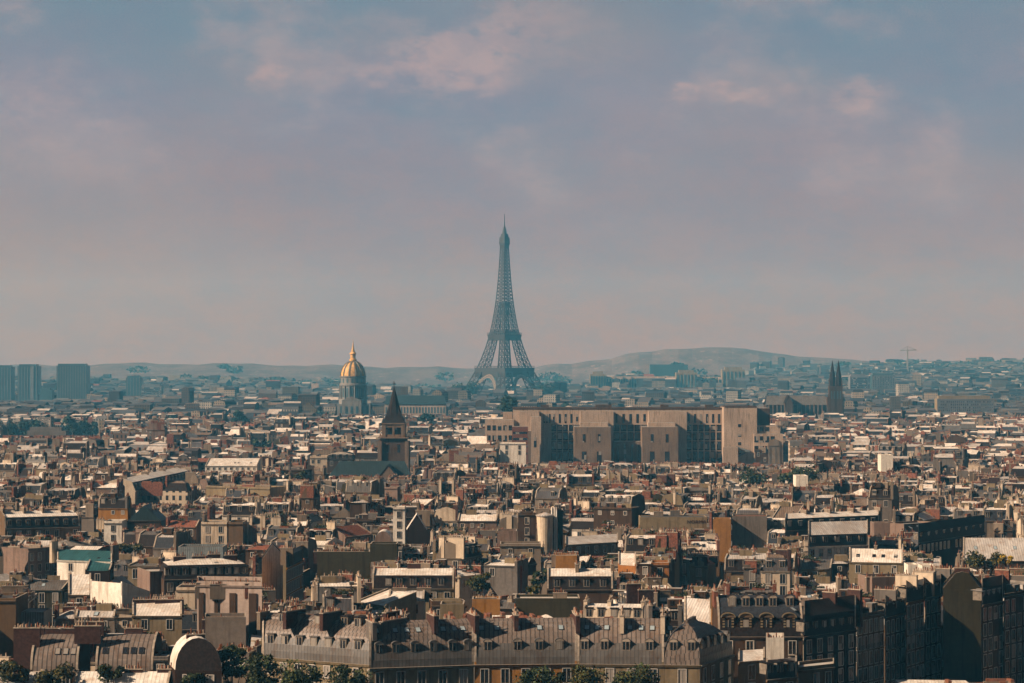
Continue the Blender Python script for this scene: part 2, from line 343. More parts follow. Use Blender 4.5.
    for ci, (cm, cap) in enumerate((('wall_beige', 'pot'), ('brick', 'pot'), ('wall_grey', 'pot'), ('wall_cream', 'pot_pale'), ('brickdark', 'pot'))):
        for L in (1.5, 3., 4.5, 6., 8.):
            for H in (3., 4., 5.5, 7.):
                rr = random.Random(int(L*10+H*100+ci)); b = MB(); b.box(-.36, .36, -L/2, L/2, -H, 0, cm); b.box(-.44, .44, -L/2-.08, L/2+.08, 0, .16, 'capstone')
                lib('chimney_stack|%d_%g_%g' % (ci, L, H), b)
            b = MB(); n = int(L/.5); POTS['chimney_pots|%d_%g' % (ci, L)] = pl = []
            for i in range(n):
                if rr.random() < .14: continue
                y = -L/2+.25+i*(L-.5)/max(1, n-1); h = .16+rr.choice((.45, .45, .6, .3, .95)); mm = cap if rr.random() < .75 else ('darkmetal' if h > 1 else 'pot_pale')
                b.lathe(0, y, [(.15, .16), (.12, h), (.15, h+.05)], 6, mm); pl.append((y, 'pot|%s_%g' % (mm, h)))
                if pl[-1][1] not in LIB: e = MB(); e.lathe(0, 0, [(.15, .16), (.12, h), (.15, h+.05)], 6, mm); lib(pl[-1][1], e)
            lib('chimney_pots|%d_%g' % (ci, L), b)
make_lib()
# ------------------------------------------------------------------ terrain
def ss(a, b, x):
    t = max(0., min(1., (x-a)/(b-a))); return t*t*(3-2*t)
RIDGE = [(-900, 367), (-300, 365), (0, 365), (60, 365.5), (130, 363.5), (240, 364), (320, 365.5), (370, 366.5), (470, 368), (520, 370), (560, 364), (600, 359.5), (640, 353), (680, 348), (715, 347), (750, 350), (780, 353.5), (820, 358), (860, 361), (900, 362), (960, 361.5), (1024, 361), (1400, 363), (2000, 366)]
def ridge(x, y):
    px = 512+F*x/max(y, 1)
    for (a, ya), (b, yb) in zip(RIDGE, RIDGE[1:]):
        if px <= b: t = max(0, (px-a)/(b-a)); t = t*t*(3-2*t); return ya+(yb-ya)*t
    return RIDGE[-1][1]
def gz(x, y):
    if y < 2600: return 0.
    a = x/y
    z = 26*ss(.02, .05, a)*ss(4100, 4900, y)*(1-.3*ss(5200, 6000, y))           # the rise beyond the river
    z = max(z, 52*ss(.09, .17, a)*ss(3300, 6200, y), 30*ss(-.03, -.12, a)*ss(4300, 6000, y))
    r = 69+(366-ridge(x, y))/F*7000+2.5*math.sin(x*.021)+1.5*math.sin(x*.057+1)
    return z+(r-z)*ss(5600, 7000, y) if y < 7000 else r-(y-7000)*.08

# ------------------------------------------------------------------ one building
def lerp2(q, u, v):
    a = (q[0][0]*(1-u)+q[1][0]*u, q[0][1]*(1-u)+q[1][1]*u); b = (q[3][0]*(1-u)+q[2][0]*u, q[3][1]*(1-u)+q[2][1]*u)
    return (a[0]*(1-v)+b[0]*v, a[1]*(1-v)+b[1]*v)
def dist(a, b): return math.hypot(a[0]-b[0], a[1]-b[1])
def frame(p0, p1, org, tilt=0.):
    ex = Vector((p1[0]-p0[0], p1[1]-p0[1], 0)).normalized(); ez = Vector((0, 0, 1)); ey = ez.cross(ex)
    m = Matrix((ex, ey, ez)).transposed().to_4x4()
    if tilt: m = m @ Matrix.Rotation(tilt, 4, 'X')
    m.translation = Vector(org); return m
def shrink(q, k=.015):
    cx = sum(p[0] for p in q)/4; cy = sum(p[1] for p in q)/4
    W = (dist(q[0], q[1])+dist(q[3], q[2]))/2; D = (dist(q[0], q[3])+dist(q[1], q[2]))/2
    return [(p[0]+(cx-p[0])*2*k/W, p[1]+(cy-p[1])*2*k/D) for p in q]
def profile(kind, D, rise, s):
    h = s.get('steep', 3.1); di = s.get('inset', 1.3)
    if kind == 'man': return [(0, 0), (di, h), (D/2, h+rise), (D-di, h), (D, 0)]
    if kind == 'curve':
        a, b = s.get('ca', 5.2), s.get('cb', 6.6); P = [(a*(1-math.cos(t)), b*math.sin(t)) for t in [math.pi/2*i/7*.86 for i in range(8)]]
        top = [(P[-1][0]+.25, P[-1][1]+.35), (D/2, P[-1][1]+.9)]
        return P+top+[(D-x, z) for x, z in reversed(P+top[:1])]
    if kind == 'barrel': return [(D/2*(1-math.cos(t)), rise*math.sin(t)) for t in [math.pi*i/12 for i in range(13)]]
    if kind == 'gable': return [(0, 0), (D/2, rise), (D, 0)]
    if kind == 'shed': return [(0, .05), (D, rise)]
    return [(0, .06), (D, .06)]
def name_ok(s): return True
def zof(P, d):
    for (a, za), (b, zb) in zip(P, P[1:]):
        if d <= b+1e-6: return za+(zb-za)*(d-a)/max(1e-6, b-a)
    return P[-1][1]
def build(sink, q, z0, eave, s, rng, lod=0):
    """q: footprint, counter-clockwise, q0-q1 the front; s: look"""
    q = shrink(q); kind = s['roof']; wall = s['wall']; rm = s.get('rm', 'zinc_light'); st = s.get('st', 'slate'); rise = s.get('rise', 1.4)
    far = lod >= 2
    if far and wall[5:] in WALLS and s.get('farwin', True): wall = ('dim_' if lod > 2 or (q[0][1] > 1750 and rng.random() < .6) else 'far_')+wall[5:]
    axis = s.get('axis', 'u')
    p = q if axis == 'u' else [q[1], q[2], q[3], q[0]]
    W = (dist(p[0], p[1])+dist(p[3], p[2]))/2; D = (dist(p[0], p[3])+dist(p[1], p[2]))/2
    wm = MB(); rf = MB(); zb = z0
    wm.prism(p, zb, eave, wall, top='gravel')
    sides = s.get('sides', 1)
    if kind in ('man', 'curve', 'barrel', 'gable', 'shed', 'flat'):
        P = profile(kind, D, rise, s); PK = max(z for _, z in P)
        eps = .02
        L = [lerp2(p, eps/W, d/D) for d, _ in P]; Rr = [lerp2(p, 1-eps/W, d/D) for d, _ in P]
        for i in range(len(P)-1):
            slope = abs(P[i+1][1]-P[i][1])/max(.05, abs(P[i+1][0]-P[i][0])); m = st if slope > 1.3 and kind == 'man' else s.get('low', rm) if slope > 2.4 and kind == 'curve' else rm
            za, zc = eave+P[i][1], eave+P[i+1][1]
            rf.poly([(*L[i], za), (*Rr[i], za), (*Rr[i+1], zc), (*L[i+1], zc)], m)
        fw = s.get('fire', .35) if lod < 2 else 0
        if kind != 'flat':
            for side, pts in ((0, L), (1, Rr)):
                if fw and kind != 'barrel':                                         # party wall standing proud of the roof
                    t = .38
                    u0, u1 = (0., t/W) if side == 0 else (1-t/W, 1.)
                    A = [(*lerp2(p, u0, d/D), eave+z+fw) for d, z in P]; B = [(*lerp2(p, u1, d/D), eave+z+fw) for d, z in P]
                    A0 = (*lerp2(p, u0, 0), eave+.01); An = (*lerp2(p, u0, 1), eave+.01); B0 = (*lerp2(p, u1, 0), eave+.01); Bn = (*lerp2(p, u1, 1), eave+.01)
                    wm.poly([A0]+A+[An], wall); wm.poly(([B0]+B+[Bn])[::-1], wall)
                    for i in range(len(P)-1): wm.poly([A[i], B[i], B[i+1], A[i+1]], 'capstone')
                    wm.poly([A0, B0, B[0], A[0]], wall); wm.poly([An, A[-1], B[-1], Bn], wall)
                else:
                    pp = [(*a, eave+z) for a, (d, z) in zip(pts, P)]
                    if kind == 'shed': pp = pp+[(*pts[-1], eave)]
                    wm.poly(pp if side else pp[::-1], s.get('gablemat', wall))
            if kind == 'shed':
                wm.poly([(*Rr[-1], eave), (*L[-1], eave), (*L[-1], eave+rise), (*Rr[-1], eave+rise)], wall)
        else:                                                                  # parapet
            th = .3; ph = s.get('parapet', .6)
            if lod < 2:
                qi = [lerp2(p, a, b) for a, b in ((th/W, th/D), (1-th/W, th/D), (1-th/W, 1-th/D), (th/W, 1-th/D))]
                for i in range(4):
                    j = (i+1) % 4; a, b, c, d = p[i], p[j], qi[j], qi[i]
                    wm.hexa([(*a, eave+.01), (*b, eave+.01), (*c, eave+.01), (*d, eave+.01)], [(*a, eave+ph), (*b, eave+ph), (*c, eave+ph), (*d, eave+ph)], wall, 'capstone')
        topz = eave+PK
    else:                                                                      # rings: hip / hipman / hipcurve
        mn = min(W, D)
        if kind == 'hip': rings = [(0, 0), (mn*.47, rise)]
        elif kind == 'hipcurve':
            a, b = s.get('ca', 5.2), s.get('cb', 6.6); rings = [(a*(1-math.cos(t)), b*math.sin(t)) for t in [math.pi/2*i/7*.86 for i in range(8)]]; rings += [(rings[-1][0]+.25, rings[-1][1]+.35), (mn*.47, rings[-1][1]+.9)]
        else: h = s.get('steep', 3.1); di = s.get('inset', 1.2); rings = [(0, 0), (di, h), (max(di+.5, mn*.47), h+rise)]
        P = rings; Q = [[lerp2(p, a, b) for a, b in ((i/W, i/D), (1-i/W, i/D), (1-i/W, 1-i/D), (i/W, 1-i/D))] for i, _ in rings]
        for k in range(len(rings)-1):
            slope = (rings[k+1][1]-rings[k][1])/(rings[k+1][0]-rings[k][0]+1e-6); m = st if slope > 1.3 and kind == 'hipman' else rm
            za, zc = eave+rings[k][1], eave+rings[k+1][1]
            for i in range(4): j = (i+1) % 4; rf.poly([(*Q[k][i], za+.01), (*Q[k][j], za+.01), (*Q[k+1][j], zc), (*Q[k+1][i], zc)], m)
        rf.poly([(*c, eave+rings[-1][1]) for c in Q[-1]], rm); topz = eave+rings[-1][1]; PK = topz-eave
    sink.part('wall', wm); sink.part('roof', rf)
    # cornice
    if s.get('cornice', True) and lod < 2:
        cm = MB(); zc = eave
        for e in s.get('fronts', (0,)):
            a, b = q[e], q[(e+1) % 4]; n = Vector((b[1]-a[1], a[0]-b[0], 0)).normalized()*.38
            cm.hexa([(a[0], a[1], zc-.4), (a[0]+n.x*.5, a[1]+n.y*.5, zc-.4), (b[0]+n.x*.5, b[1]+n.y*.5, zc-.4), (b[0], b[1], zc-.4)][::1],
                    [(a[0], a[1], zc+.04), (a[0]+n.x, a[1]+n.y, zc+.04), (b[0]+n.x, b[1]+n.y, zc+.04), (b[0], b[1], zc+.04)], wall if wall in M and not wall.startswith(('far', 'dim')) else 'wall_beige', 'capstone')
        sink.part('cornice', cm)
    if lod >= 3:
        return topz
    # windows
    wins = s.get('win', 3)
    if wins and lod < 2:
        for e in s.get('fronts', (0,)):
            a, b = q[e], q[(e+1) % 4]; Ln = dist(a, b); n = max(1, int((Ln-.8)/s.get('pitch', 2.7)))
            if Ln < 2.2: continue
            k = s.get('wtype', 'window'); hg = {'window': 1.95, 'window_small': 1.1, 'window_tall': 2.4}[k]
            for r in range(wins):
                z = eave-.75-hg-r*3.05
                if z < z0+1: break
                for i in range(n):
                    if rng.random() < s.get('skip', .04): continue
                    t = (i+.5)/n; nx = (b[1]-a[1])/Ln; ny = (a[0]-b[0])/Ln
                    sink.inst('window', k+'|f', frame(a, b, (a[0]+(b[0]-a[0])*t+nx*.02, a[1]+(b[1]-a[1])*t+ny*.02, z)), (('pane', 'pane|'+k),))
                    if s.get('balcony') is not None and r == s['balcony']: sink.inst('balcony', 'balcony|', frame(a, b, (a[0]+(b[0]-a[0])*t+nx*.12, a[1]+(b[1]-a[1])*t+ny*.12, z-.1)))
    if lod < 2 and s.get('odd', True):                  # party walls: a few odd windows, flue breasts and pipes
        e = 1 if q[0][0] < 0 else 3
        for ed, cnt in ((e, rng.choice((0, 1, 2, 4))), (0, 0 if wins else rng.choice((0, 1, 2)))):
            if ed in s.get('fronts', (0,)) and wins: continue
            a, b = q[ed], q[(ed+1) % 4]; Ln = dist(a, b)
            if Ln < 4: continue
            n_ = ((b[1]-a[1])/Ln, (a[0]-b[0])/Ln); ups = [rng.uniform(.12, .88) for _ in range(cnt)]
            if lod < 1 or name_ok(s):
                for t in ups:
                    if not s.get('plain'): sink.inst('window', 'window_small|f', frame(a, b, (a[0]+(b[0]-a[0])*t+n_[0]*.02, a[1]+(b[1]-a[1])*t+n_[1]*.02, eave-2.2-3*rng.randrange(3))), (('pane', 'pane|window_small'),))
            if wins == 0 or ed == e:
                for k in range(rng.choice((0, 1, 1, 2))):
                    fm = MB(); t = rng.uniform(.1, .85); wd = rng.choice((.18, .18, .9, 1.3)); dp = .14 if wd < .5 else .22; x = a[0]+(b[0]-a[0])*t; y = a[1]+(b[1]-a[1])*t; ex = (b[0]-a[0])/Ln*wd/2; ey = (b[1]-a[1])/Ln*wd/2
                    fm.prism([(x-ex+n_[0]*dp, y-ey+n_[1]*dp), (x+ex+n_[0]*dp, y+ey+n_[1]*dp), (x+ex+n_[0]*.01, y+ey+n_[1]*.01), (x-ex+n_[0]*.01, y-ey+n_[1]*.01)], z0, eave-.5 if wd < .5 else eave-.02, rng.choice(('darkmetal', 'zinc_mid', 'frame')) if wd < .5 else rng.choice(('wall_stained', 'wall_grey', 'wall_tan', 'brick')))
                    sink.part('drain_pipe' if wd < .5 else 'flue', fm)
    if lod >= 2:
        # one or two plain stacks
        cm = MB()
        for c in s.get('chim', [])[:2]:
            x, y = lerp2(p, c[0], c[1]); ex = Vector((p[3][0]-p[0][0], p[3][1]-p[0][1], 0)).normalized()*c[2]/2; ey = Vector((-ex.y, ex.x, 0)).normalized()*.4
            zt = eave+PK+c[3]; B = [(x-ex.x-ey.x, y-ex.y-ey.y), (x-ex.x+ey.x, y-ex.y+ey.y), (x+ex.x+ey.x, y+ex.y+ey.y), (x+ex.x-ey.x, y+ex.y-ey.y)][::-1]
            cm.prism(B, eave-.5, zt, 'wall_beige' if c[4] != 1 else 'brick'); sh = [((a[0]-x)*.8+x, (a[1]-y)*.8+y) for a in B]; cm.prism(sh, zt, zt+.5, 'pot')
        sink.part('chimney_stack', cm)
        return topz
    # dormers and skylights on the profile, seen from the front (edge p0-p1) and for 'man' also the back is left plain
    edges = [(p[0], p[1])] if kind not in ('hipman', 'hipcurve') else [(q[e], q[(e+1) % 4]) for e in s.get('fronts', (0,))]
    def place(d, t, a, b, zoff=0., tilt=0., back=0.):
        Ln = dist(a, b); nx = (b[1]-a[1])/Ln; ny = (a[0]-b[0])/Ln
        x = a[0]+(b[0]-a[0])*t-nx*(d+back); y = a[1]+(b[1]-a[1])*t-ny*(d+back)
        return frame(a, b, (x, y, eave+zof(P, d)+zoff), tilt)
    for row in s.get('dorm', []):                   # (count or list of t, depth d, type)
        cnt, d, ty = row[:3]
        for a, b in edges:
            Ln = dist(a, b); n = cnt if isinstance(cnt, int) else len(cnt)
            if isinstance(cnt, int) and (a, b) != edges[0]: n = max(1, int(cnt*Ln/dist(*edges[0])))
            ts = [(i+.5)/n for i in range(n)] if isinstance(cnt, int) else cnt
            for t in ts:
                if s.get('rnd'):
                    if rng.random() < .1: continue
                    t = min(.93, max(.07, t+rng.uniform(-.03, .03)))
                sink.inst('dormer', '%s|%s' % (ty, row[3] if len(row) > 3 else 'zinc_mid'), place(d, t, a, b), (('window', 'window|d'),))
    for row in s.get('sky', []):
        cnt, d = row[:2]; ts = [(i+.5)/cnt for i in range(cnt)] if isinstance(cnt, int) else cnt
        sl_ = math.atan2(zof(P, d+.4)-zof(P, d-.4), .8)
        for t in ts: sink.inst('skylight', row[2] if len(row) > 2 else 'skylight|', place(d, t, *edges[0], tilt=sl_))
    # chimneys: (u, v, length, height above top, material, along) in p's frame
    for c in s.get('chim', []):
        u, v, Lc, up, cm = c[:5]; x, y = lerp2(p, u, v); al = c[5] if len(c) > 5 else 0
        a, b = (p[0], p[1]) if al == 0 else (p[3], p[0])
        Hs = min((3., 4., 5.5, 7.), key=lambda h: abs(h-(up+PK+.5) if h >= up+PK-.3 else 9)); Ls = min((1.5, 3., 4.5, 6., 8.), key=lambda l: abs(l-Lc))
        sink.inst('chimney_stack', 'chimney_stack|%d_%g_%g' % (cm, Ls, Hs), frame(a, b, (x, y, eave+PK+up)), (('chimney_pots', 'chimney_pots|%d_%g' % (cm, Ls)),))
    for ty, u, v in s.get('top', []):
        x, y = lerp2(p, u, v); d = v*D
        zz = eave+(zof(P, d) if kind not in ('hip', 'hipman', 'hipcurve') else zof(P+[(99, P[-1][1])], min(u*W, (1-u)*W, d, D-d)))
        sink.inst(ty.split('|')[0], ty, frame(q[0], q[1], (x, y, zz-.05)))
    return topz

def random_style(rng, q, low, lod, Y):
    W = (dist(q[0], q[1])+dist(q[3], q[2]))/2; D = (dist(q[0], q[3])+dist(q[1], q[2]))/2
    s = {}
    s['rnd'] = 1; s['wall'] = 'wall_'+rng.choices(WALLS+['stained', 'ochre', 'darkbrown', 'olive'], [14, 9, 15, 9, 9, 13, 15, 11, 8, .8, 4, 3])[0]
    r = rng.random()
    if low: s['roof'] = rng.choice(['flat', 'shed', 'gable', 'hip'])
    else: s['roof'] = rng.choices(['man', 'hipman', 'gable', 'flat', 'shed', 'hip', 'curve'], [42, 6, 20, 15, 8, 6, 0])[0]
    s['axis'] = 'u' if (W > D*.75) ^ (rng.random() < .04) else 'v'
    dd = D if s['axis'] == 'u' else W
    s['steep'] = rng.uniform(2.5, 3.4); s['inset'] = rng.uniform(.6, 1.5)
    s['rise'] = dict(man=dd*.11, hipman=1., gable=dd*rng.uniform(.18, .36), flat=.1, shed=dd*rng.uniform(.1, .22), hip=dd*.2, curve=.8)[s['roof']]*rng.uniform(.8, 1.2)
    s['ca'], s['cb'] = 3.2, 4.2
    s['rm'] = rng.choices(['zinc_light', 'zinc_pale', 'zinc_mid', 'zinc_warm', 'tiles', 'gravel', 'zinc_dark'], [30, 30, 16, 10, 5 if s['roof'] != 'man' else 0, 3, 6])[0]
    if lod >= 3: s['rm'] = rng.choices(['zinc_mid', 'slate_blue', 'zinc_dark', 'zinc_light', 'zinc_warm', 'tiles'], [22, 30, 40, 4, 3, 1])[0]; s['wall'] = 'wall_'+rng.choices(WALLS, [14, 10, 12, 8, 12, 8, 8, 8])[0]
    elif s['roof'] == 'flat': s['rm'] = rng.choice(['gravel', 'zinc_light', 'zinc_light', 'zinc_pale', 'zinc_pale', 'zinc_warm'])
    s['st'] = rng.choices(['slate', 'slate_blue', 'zinc_dark', 'zinc_mid'], [50, 20, 15, 10])[0]
    s['win'] = rng.choice([0, 2, 3, 3, 3]) if not low else rng.choice([0, 1, 2])
    s['wtype'] = rng.choice(['window', 'window', 'window_small', 'window_tall']); s['pitch'] = rng.uniform(2.3, 3.6); s['skip'] = rng.choice([.05, .1, .3])
    s['parapet'] = rng.uniform(.3, 1.1); s['fronts'] = (0,) if rng.random() < .5 else (0, 1 if q[0][0] < 0 else 3)
    ww, dep = (W, D) if s['axis'] == 'u' else (D, W)
    ch = []
    if not low or rng.random() < .4:
        cm = rng.choices([0, 1, 2, 3, 4], [34, 26, 10, 16, 14])[0]
        for u in (.35/ww, 1-.35/ww):
            if rng.random() < .68:
                k = rng.choice((1, 1, 2))
                for i in range(k): ch.append((u, rng.uniform(.12, .88) if k < 2 else (.16+.34*i+rng.uniform(-.06, .06)) if k == 3 else (.22+.5*i+rng.uniform(-.08, .08)), rng.choice((1.5, 3, 4.5, 4.5)), rng.uniform(.2, 1.5), cm))
        if ww > 13 and rng.random() < .4: ch.append((rng.uniform(.35, .65), rng.uniform(.4, .6), rng.choice((3, 4.5, 6)), rng.uniform(.5, 1.6), cm, rng.choice((0, 1))))
        if rng.random() < .5: ch.append((rng.uniform(.2, .8), rng.uniform(.3, .8), rng.choice((1.5, 3, 3, 4.5)), rng.uniform(.4, 1.5), cm, 1))
    s['chim'] = ch
    n = max(1, int(ww/rng.uniform(2.4, 3.4)))
    if s['roof'] in ('man', 'hipman') and rng.random() < .9: s['dorm'] = [(n, .35, rng.choice(['dormer', 'dormer', 'dormer_arched']), rng.choice(['zinc_mid', 'slate', 'zinc_light']))]
    if s['roof'] in ('gable', 'shed', 'curve') and rng.random() < .5: s['sky'] = [(max(1, n//2), dep*.25, rng.choice(['skylight|', 'skylight|dark']))]
    s['top'] = []
    if s['roof'] == 'flat' and min(W, D) > 7:
        if rng.random() < .5: s['top'].append(('roof_hut|', rng.uniform(.3, .7), rng.uniform(.4, .7)))
        if rng.random() < .4: s['top'].append(('ventilation_unit|', rng.uniform(.2, .8), rng.uniform(.3, .7)))
    if lod < 2 and Y < 900:
        for k in range(rng.choice((3, 4, 5, 6, 7)) if Y < 640 else rng.choice((1, 2, 3))):
            s['top'].append((rng.choice(['roof_wall|', 'roof_wall|', 'roof_hut|small', 'roof_hatch|', 'roof_vent|', 'roof_vent|', 'railing|', 'planter|', 'planter|', 'skylight|', 'roof_hatch|']), rng.uniform(.1, .9), rng.choice((rng.uniform(.3, .7), rng.uniform(.4, .6)))))
    if rng.random() < .6 and lod < 1: s['top'].append((rng.choice(['antenna|', 'antenna|', 'roof_vent|', 'satellite_dish|']), rng.uniform(.2, .8), rng.uniform(.3, .7)))
    return s

# ------------------------------------------------------------------ trees
def tree_mesh(rng, R_, H, n, leaf, mats, squash=.8):
    """crown centred over its trunk: clumps of small leaf faces with gaps between them"""
    b = MB(); cl = []
    for i in range(max(7, int(n/110))):
        a = rng.uniform(0, 6.28); rr = R_*math.sqrt(rng.random())*.78; zz = rng.uniform(-.75, .8)*R_*squash*math.sqrt(max(.05, 1-(rr/R_)**2))
        cl.append((rr*math.cos(a), rr*math.sin(a), zz, R_*rng.choice((.14, .2, .28, .36, .46))))
    g = np.random.default_rng(rng.randrange(1 << 30))
    for i in range(n):
        cx, cy, cz, cr = cl[i % len(cl)]; d = g.normal(size=3); d /= np.linalg.norm(d)+1e-9; r = cr*(.55+.5*g.random()); c = np.array([cx, cy, cz+H])+d*r*np.array([1, 1, .8])
        a = g.normal(size=3); a /= np.linalg.norm(a); e = np.cross(a, d+g.normal(size=3)*.5); e /= np.linalg.norm(e)+1e-9; s1 = leaf*(.6+.8*g.random()); s2 = s1*(.5+.4*g.random())
        b.poly([c-a*s1, c+e*s2, c+a*s1, c-e*s2], mats[0] if (i*7919) % 10 < 6 else mats[1])
    return b
def trunk_mesh(rng, R_, H, rad):
    b = MB(); b.lathe(0, 0, [(rad*1.4, 0), (rad, H*.15), (rad*.8, H*.6), (rad*.4, H)], 7, 'bark')
    for i in range(5):
        a = rng.uniform(0, 6.28); b.bar((0, 0, H*(.45+.08*i)), (R_*.6*math.cos(a), R_*.6*math.sin(a), H+R_*rng.uniform(-.1, .4)), rad*.8, 'bark', rad*.25)
    return b
def tree(px, ptop, width_px, Y, label, mats=('leaf', 'leafdark'), n=2200, leaf=None, group=None, squash=.8, seed=0):
    rng = random.Random(seed*77+int(px*13)); R_ = width_px*Y/F/2; top = at(px, ptop, Y).z; H = top-R_*squash*.95; g0 = gz((px-512)/F*Y, Y)
    loc = at(px, ptop, Y); t = Thing('tree', (loc.x, Y, g0), label, 'tree', group)
    leaf = leaf or max(.22, 1.3*Y/F)
    me = tree_mesh(rng, R_, H-g0, n, leaf, mats, squash); o = link('crown', me.data('crown'), t.o)
    o2 = link('trunk', trunk_mesh(rng, R_, H-g0, max(.3, R_*.07)).data('trunk'), t.o); return t
# ------------------------------------------------------------------ the ground, the hills and the air
def ground():
    xs = np.linspace(-.42, .42, 150); ys = np.concatenate([np.linspace(5, 2500, 12), np.linspace(2600, 7350, 96)])
    b = MB(); n = len(xs)
    for y in ys:
        for a in xs: x = a*max(y, 700)*1.0; b.v.append((x, y, gz(x, y)-(0.02)))
    for j in range(len(ys)-1):
        far = ys[j] > 5200; mid = b.mid('ground_far' if far else 'asphalt')
        for i in range(n-1): b.f.append((j*n+i, j*n+i+1, (j+1)*n+i+1, (j+1)*n+i)); b.m.append(mid)
    return b
N_, b_ = newmat('ground_far', .95, .1); g_ = N_.add('ShaderNodeNewGeometry'); P_ = g_.outputs['Position']
n_ = N_.noise(scaled(N_, P_, (1, .35, 1)), .012, 5, .7); n2_ = N_.noise(scaled(N_, P_, (1, .3, 1)), .05, 4, .7)
c_ = N_.mix(N_.ramp(n_, .4, .6), (.075, .055, .055), (.12, .085, .08)); c_ = N_.mix(N_.ramp(n2_, .6, .68), c_, (.24, .19, .17)); c_ = N_.mix(N_.ramp(n2_, .3, .42, 1, 0), c_, (.05, .06, .035)); N_.l.new(c_, b_.inputs['Base Color'])
tag(link('ground', ground().data('ground')), 'asphalt ground rising into hazy low hills on the horizon', kind='structure')
def haze():
    m = bpy.data.materials.new('haze'); m.use_nodes = True; nt = m.node_tree; nt.nodes.clear()
    o = nt.nodes.new('ShaderNodeOutputMaterial'); v = nt.nodes.new('ShaderNodeVolumePrincipled'); nt.links.new(v.outputs[0], o.inputs['Volume'])
    v.inputs['Color'].default_value = HAZEC+(1,); v.inputs['Absorption Color'].default_value = (1, 1, 1, 1); v.inputs['Density'].default_value = HAZED; v.inputs['Anisotropy'].default_value = 0
    M['haze'] = m; b = MB(); b.box(-4600, 4600, -60, 7450, -60, 335, 'haze')
    ob = link('haze', b.data('haze')); tag(ob, 'thin blue-green haze filling the air over the city', kind='stuff')
HAZEC = (.14, .60, 1.0); HAZED = 0.88e-4
haze()

# ------------------------------------------------------------------ keepouts and height caps
KEEP = []; PROT = []
def sat(a, b):
    for P in (a, b):
        for i in range(4):
            x0, y0 = P[i]; x1, y1 = P[(i+1) % 4]; nx, ny = y1-y0, x0-x1
            A = [nx*x+ny*y for x, y in a]; B = [nx*x+ny*y for x, y in b]
            if max(A) <= min(B)+.3 or max(B) <= min(A)+.3: return False
    return True
def protect(x0, x1, bot, Y): PROT.append((x0, x1, bot, Y))
def near_front(q):
    yf = max(y for _, y in q); pxs = [512+F*x/y for x, y in q]
    return any(yf-2 < Y < yf+26 and max(pxs) > x0+1 and min(pxs) < x1-1 for x0, x1, bot, Y in PROT)
def cap(q):
    """highest z allowed on footprint q so that it hides no named thing behind it"""
    best = 99.; pxs = [512+F*x/y for x, y in q]; lo, hi = min(pxs), max(pxs); yn = min(y for _, y in q); yf = max(y for _, y in q)
    for x0, x1, bot, Y in PROT:
        if Y > yf-4 and hi > x0+.5 and lo < x1-.5: best = min(best, at(512, bot, yn).z)
    return best

# ------------------------------------------------------------------ named buildings
MARKS = []                                # (px, py, phrase) landmarks other labels refer to
HEROQ = []
def hero(name, label, cat, L, Rr, eave, depth, bot, phrase=None, group=None, z0=0., Yl=None, Yr=None, back=None, seed=1, radial=None, yoff=0, lod=0, **s):
    yl = Yl or yat(L[1], eave); yr = Yr or yat(Rr[1], eave)
    a = at(L[0], L[1], yl); b = at(Rr[0], Rr[1], yr)
    e = Vector((b.x-a.x, b.y-a.y)).normalized(); n = Vector((-e.y, e.x))
    c = (b.x+n.x*depth, b.y+n.y*depth); d = (a.x+n.x*depth, a.y+n.y*depth)
    if radial or (radial is None and group):
        ra = Vector((a.x, a.y)).normalized()*depth; rb = Vector((b.x, b.y)).normalized()*depth; c = (b.x+rb.x, b.y+rb.y); d = (a.x+ra.x, a.y+ra.y)
    if back: c = (c[0]+back[1], c[1]); d = (d[0]+back[0], d[1])
    q = [(a.x, a.y), (b.x, b.y), c, d]
    s.setdefault('wall', 'wall_cream'); s.setdefault('roof', 'flat'); s.setdefault('odd', False)
    cx = sum(p[0] for p in q)/4; cy = sum(p[1] for p in q)/4
    t = Thing(name, (cx, cy, z0), label, cat, group)
    tz = build(t, q, z0, eave, s, random.Random(seed+int(L[0]*7)), lod)
    KEEP.append(q); HEROQ.append((q, tz)); protect(min(L[0], Rr[0]), max(L[0], Rr[0]), bot, min(yl, yr))
    if phrase: MARKS.append(((L[0]+Rr[0])/2, (L[1]+Rr[1])/2, phrase))
    return t, q, tz
AB = 'apartment_building'; AC = 'apartment building'
def chimrow(us, v=.5, L=4.5, up=.6, m=4, al=0): return [(u, v, L, up, m, al) for u in us]
QG = 'curved zinc mansard buildings along the quay'
hero(AB, 'cream quay building under a bowed zinc mansard with two dormer tiers, at the tree tops', AC, (262, 657), (394, 667), 17.5, 13, 683, 'the two-tier bowed mansard', QG, roof='curve', rm='zinc_seamed', low='zinc_mid', wall='wall_sandy', fire=.5, win=2, pitch=2.75,
     dorm=[([(i+.5)/9 for i in range(9)], .35, 'dormer', 'zinc_mid'), ([.08, .19, .36, .44, .56, .66, .78, .9], 2.9, 'dormer', 'slate')], chim=[(.01, .30, 3, .2, 0), (.25, .22, 6, .9, 4), (.25, .6, 3, 1.2, 4), (.53, .24, 6, 1.0, 4), (.53, .75, 3, .6, 4), (.995, .25, 8, .3, 2), (.98, .6, 4.5, 1.2, 4)], top=[('antenna|', .4, .5), ('roof_vent|', .7, .5)])
def quay(L, R_, lab, phr, cols, sky, ch, **k):
    kw = dict(roof='curve', rm='zinc_seamed', low='zinc_mid', wall='wall_ochre' if k.get('oc') else 'wall_sandy', fire=.55, win=2, pitch=3.2, wtype='window_tall', seed=3); k.pop('oc', 0)
    kw.update(dorm=[(cols, .35, 'dormer_arched', 'zinc_mid')], sky=[(sky, 3.0)], chim=ch); kw.update(k)
    return hero(AB, lab, AC, L, R_, 17.5, 13, 683, phr, QG, **kw)
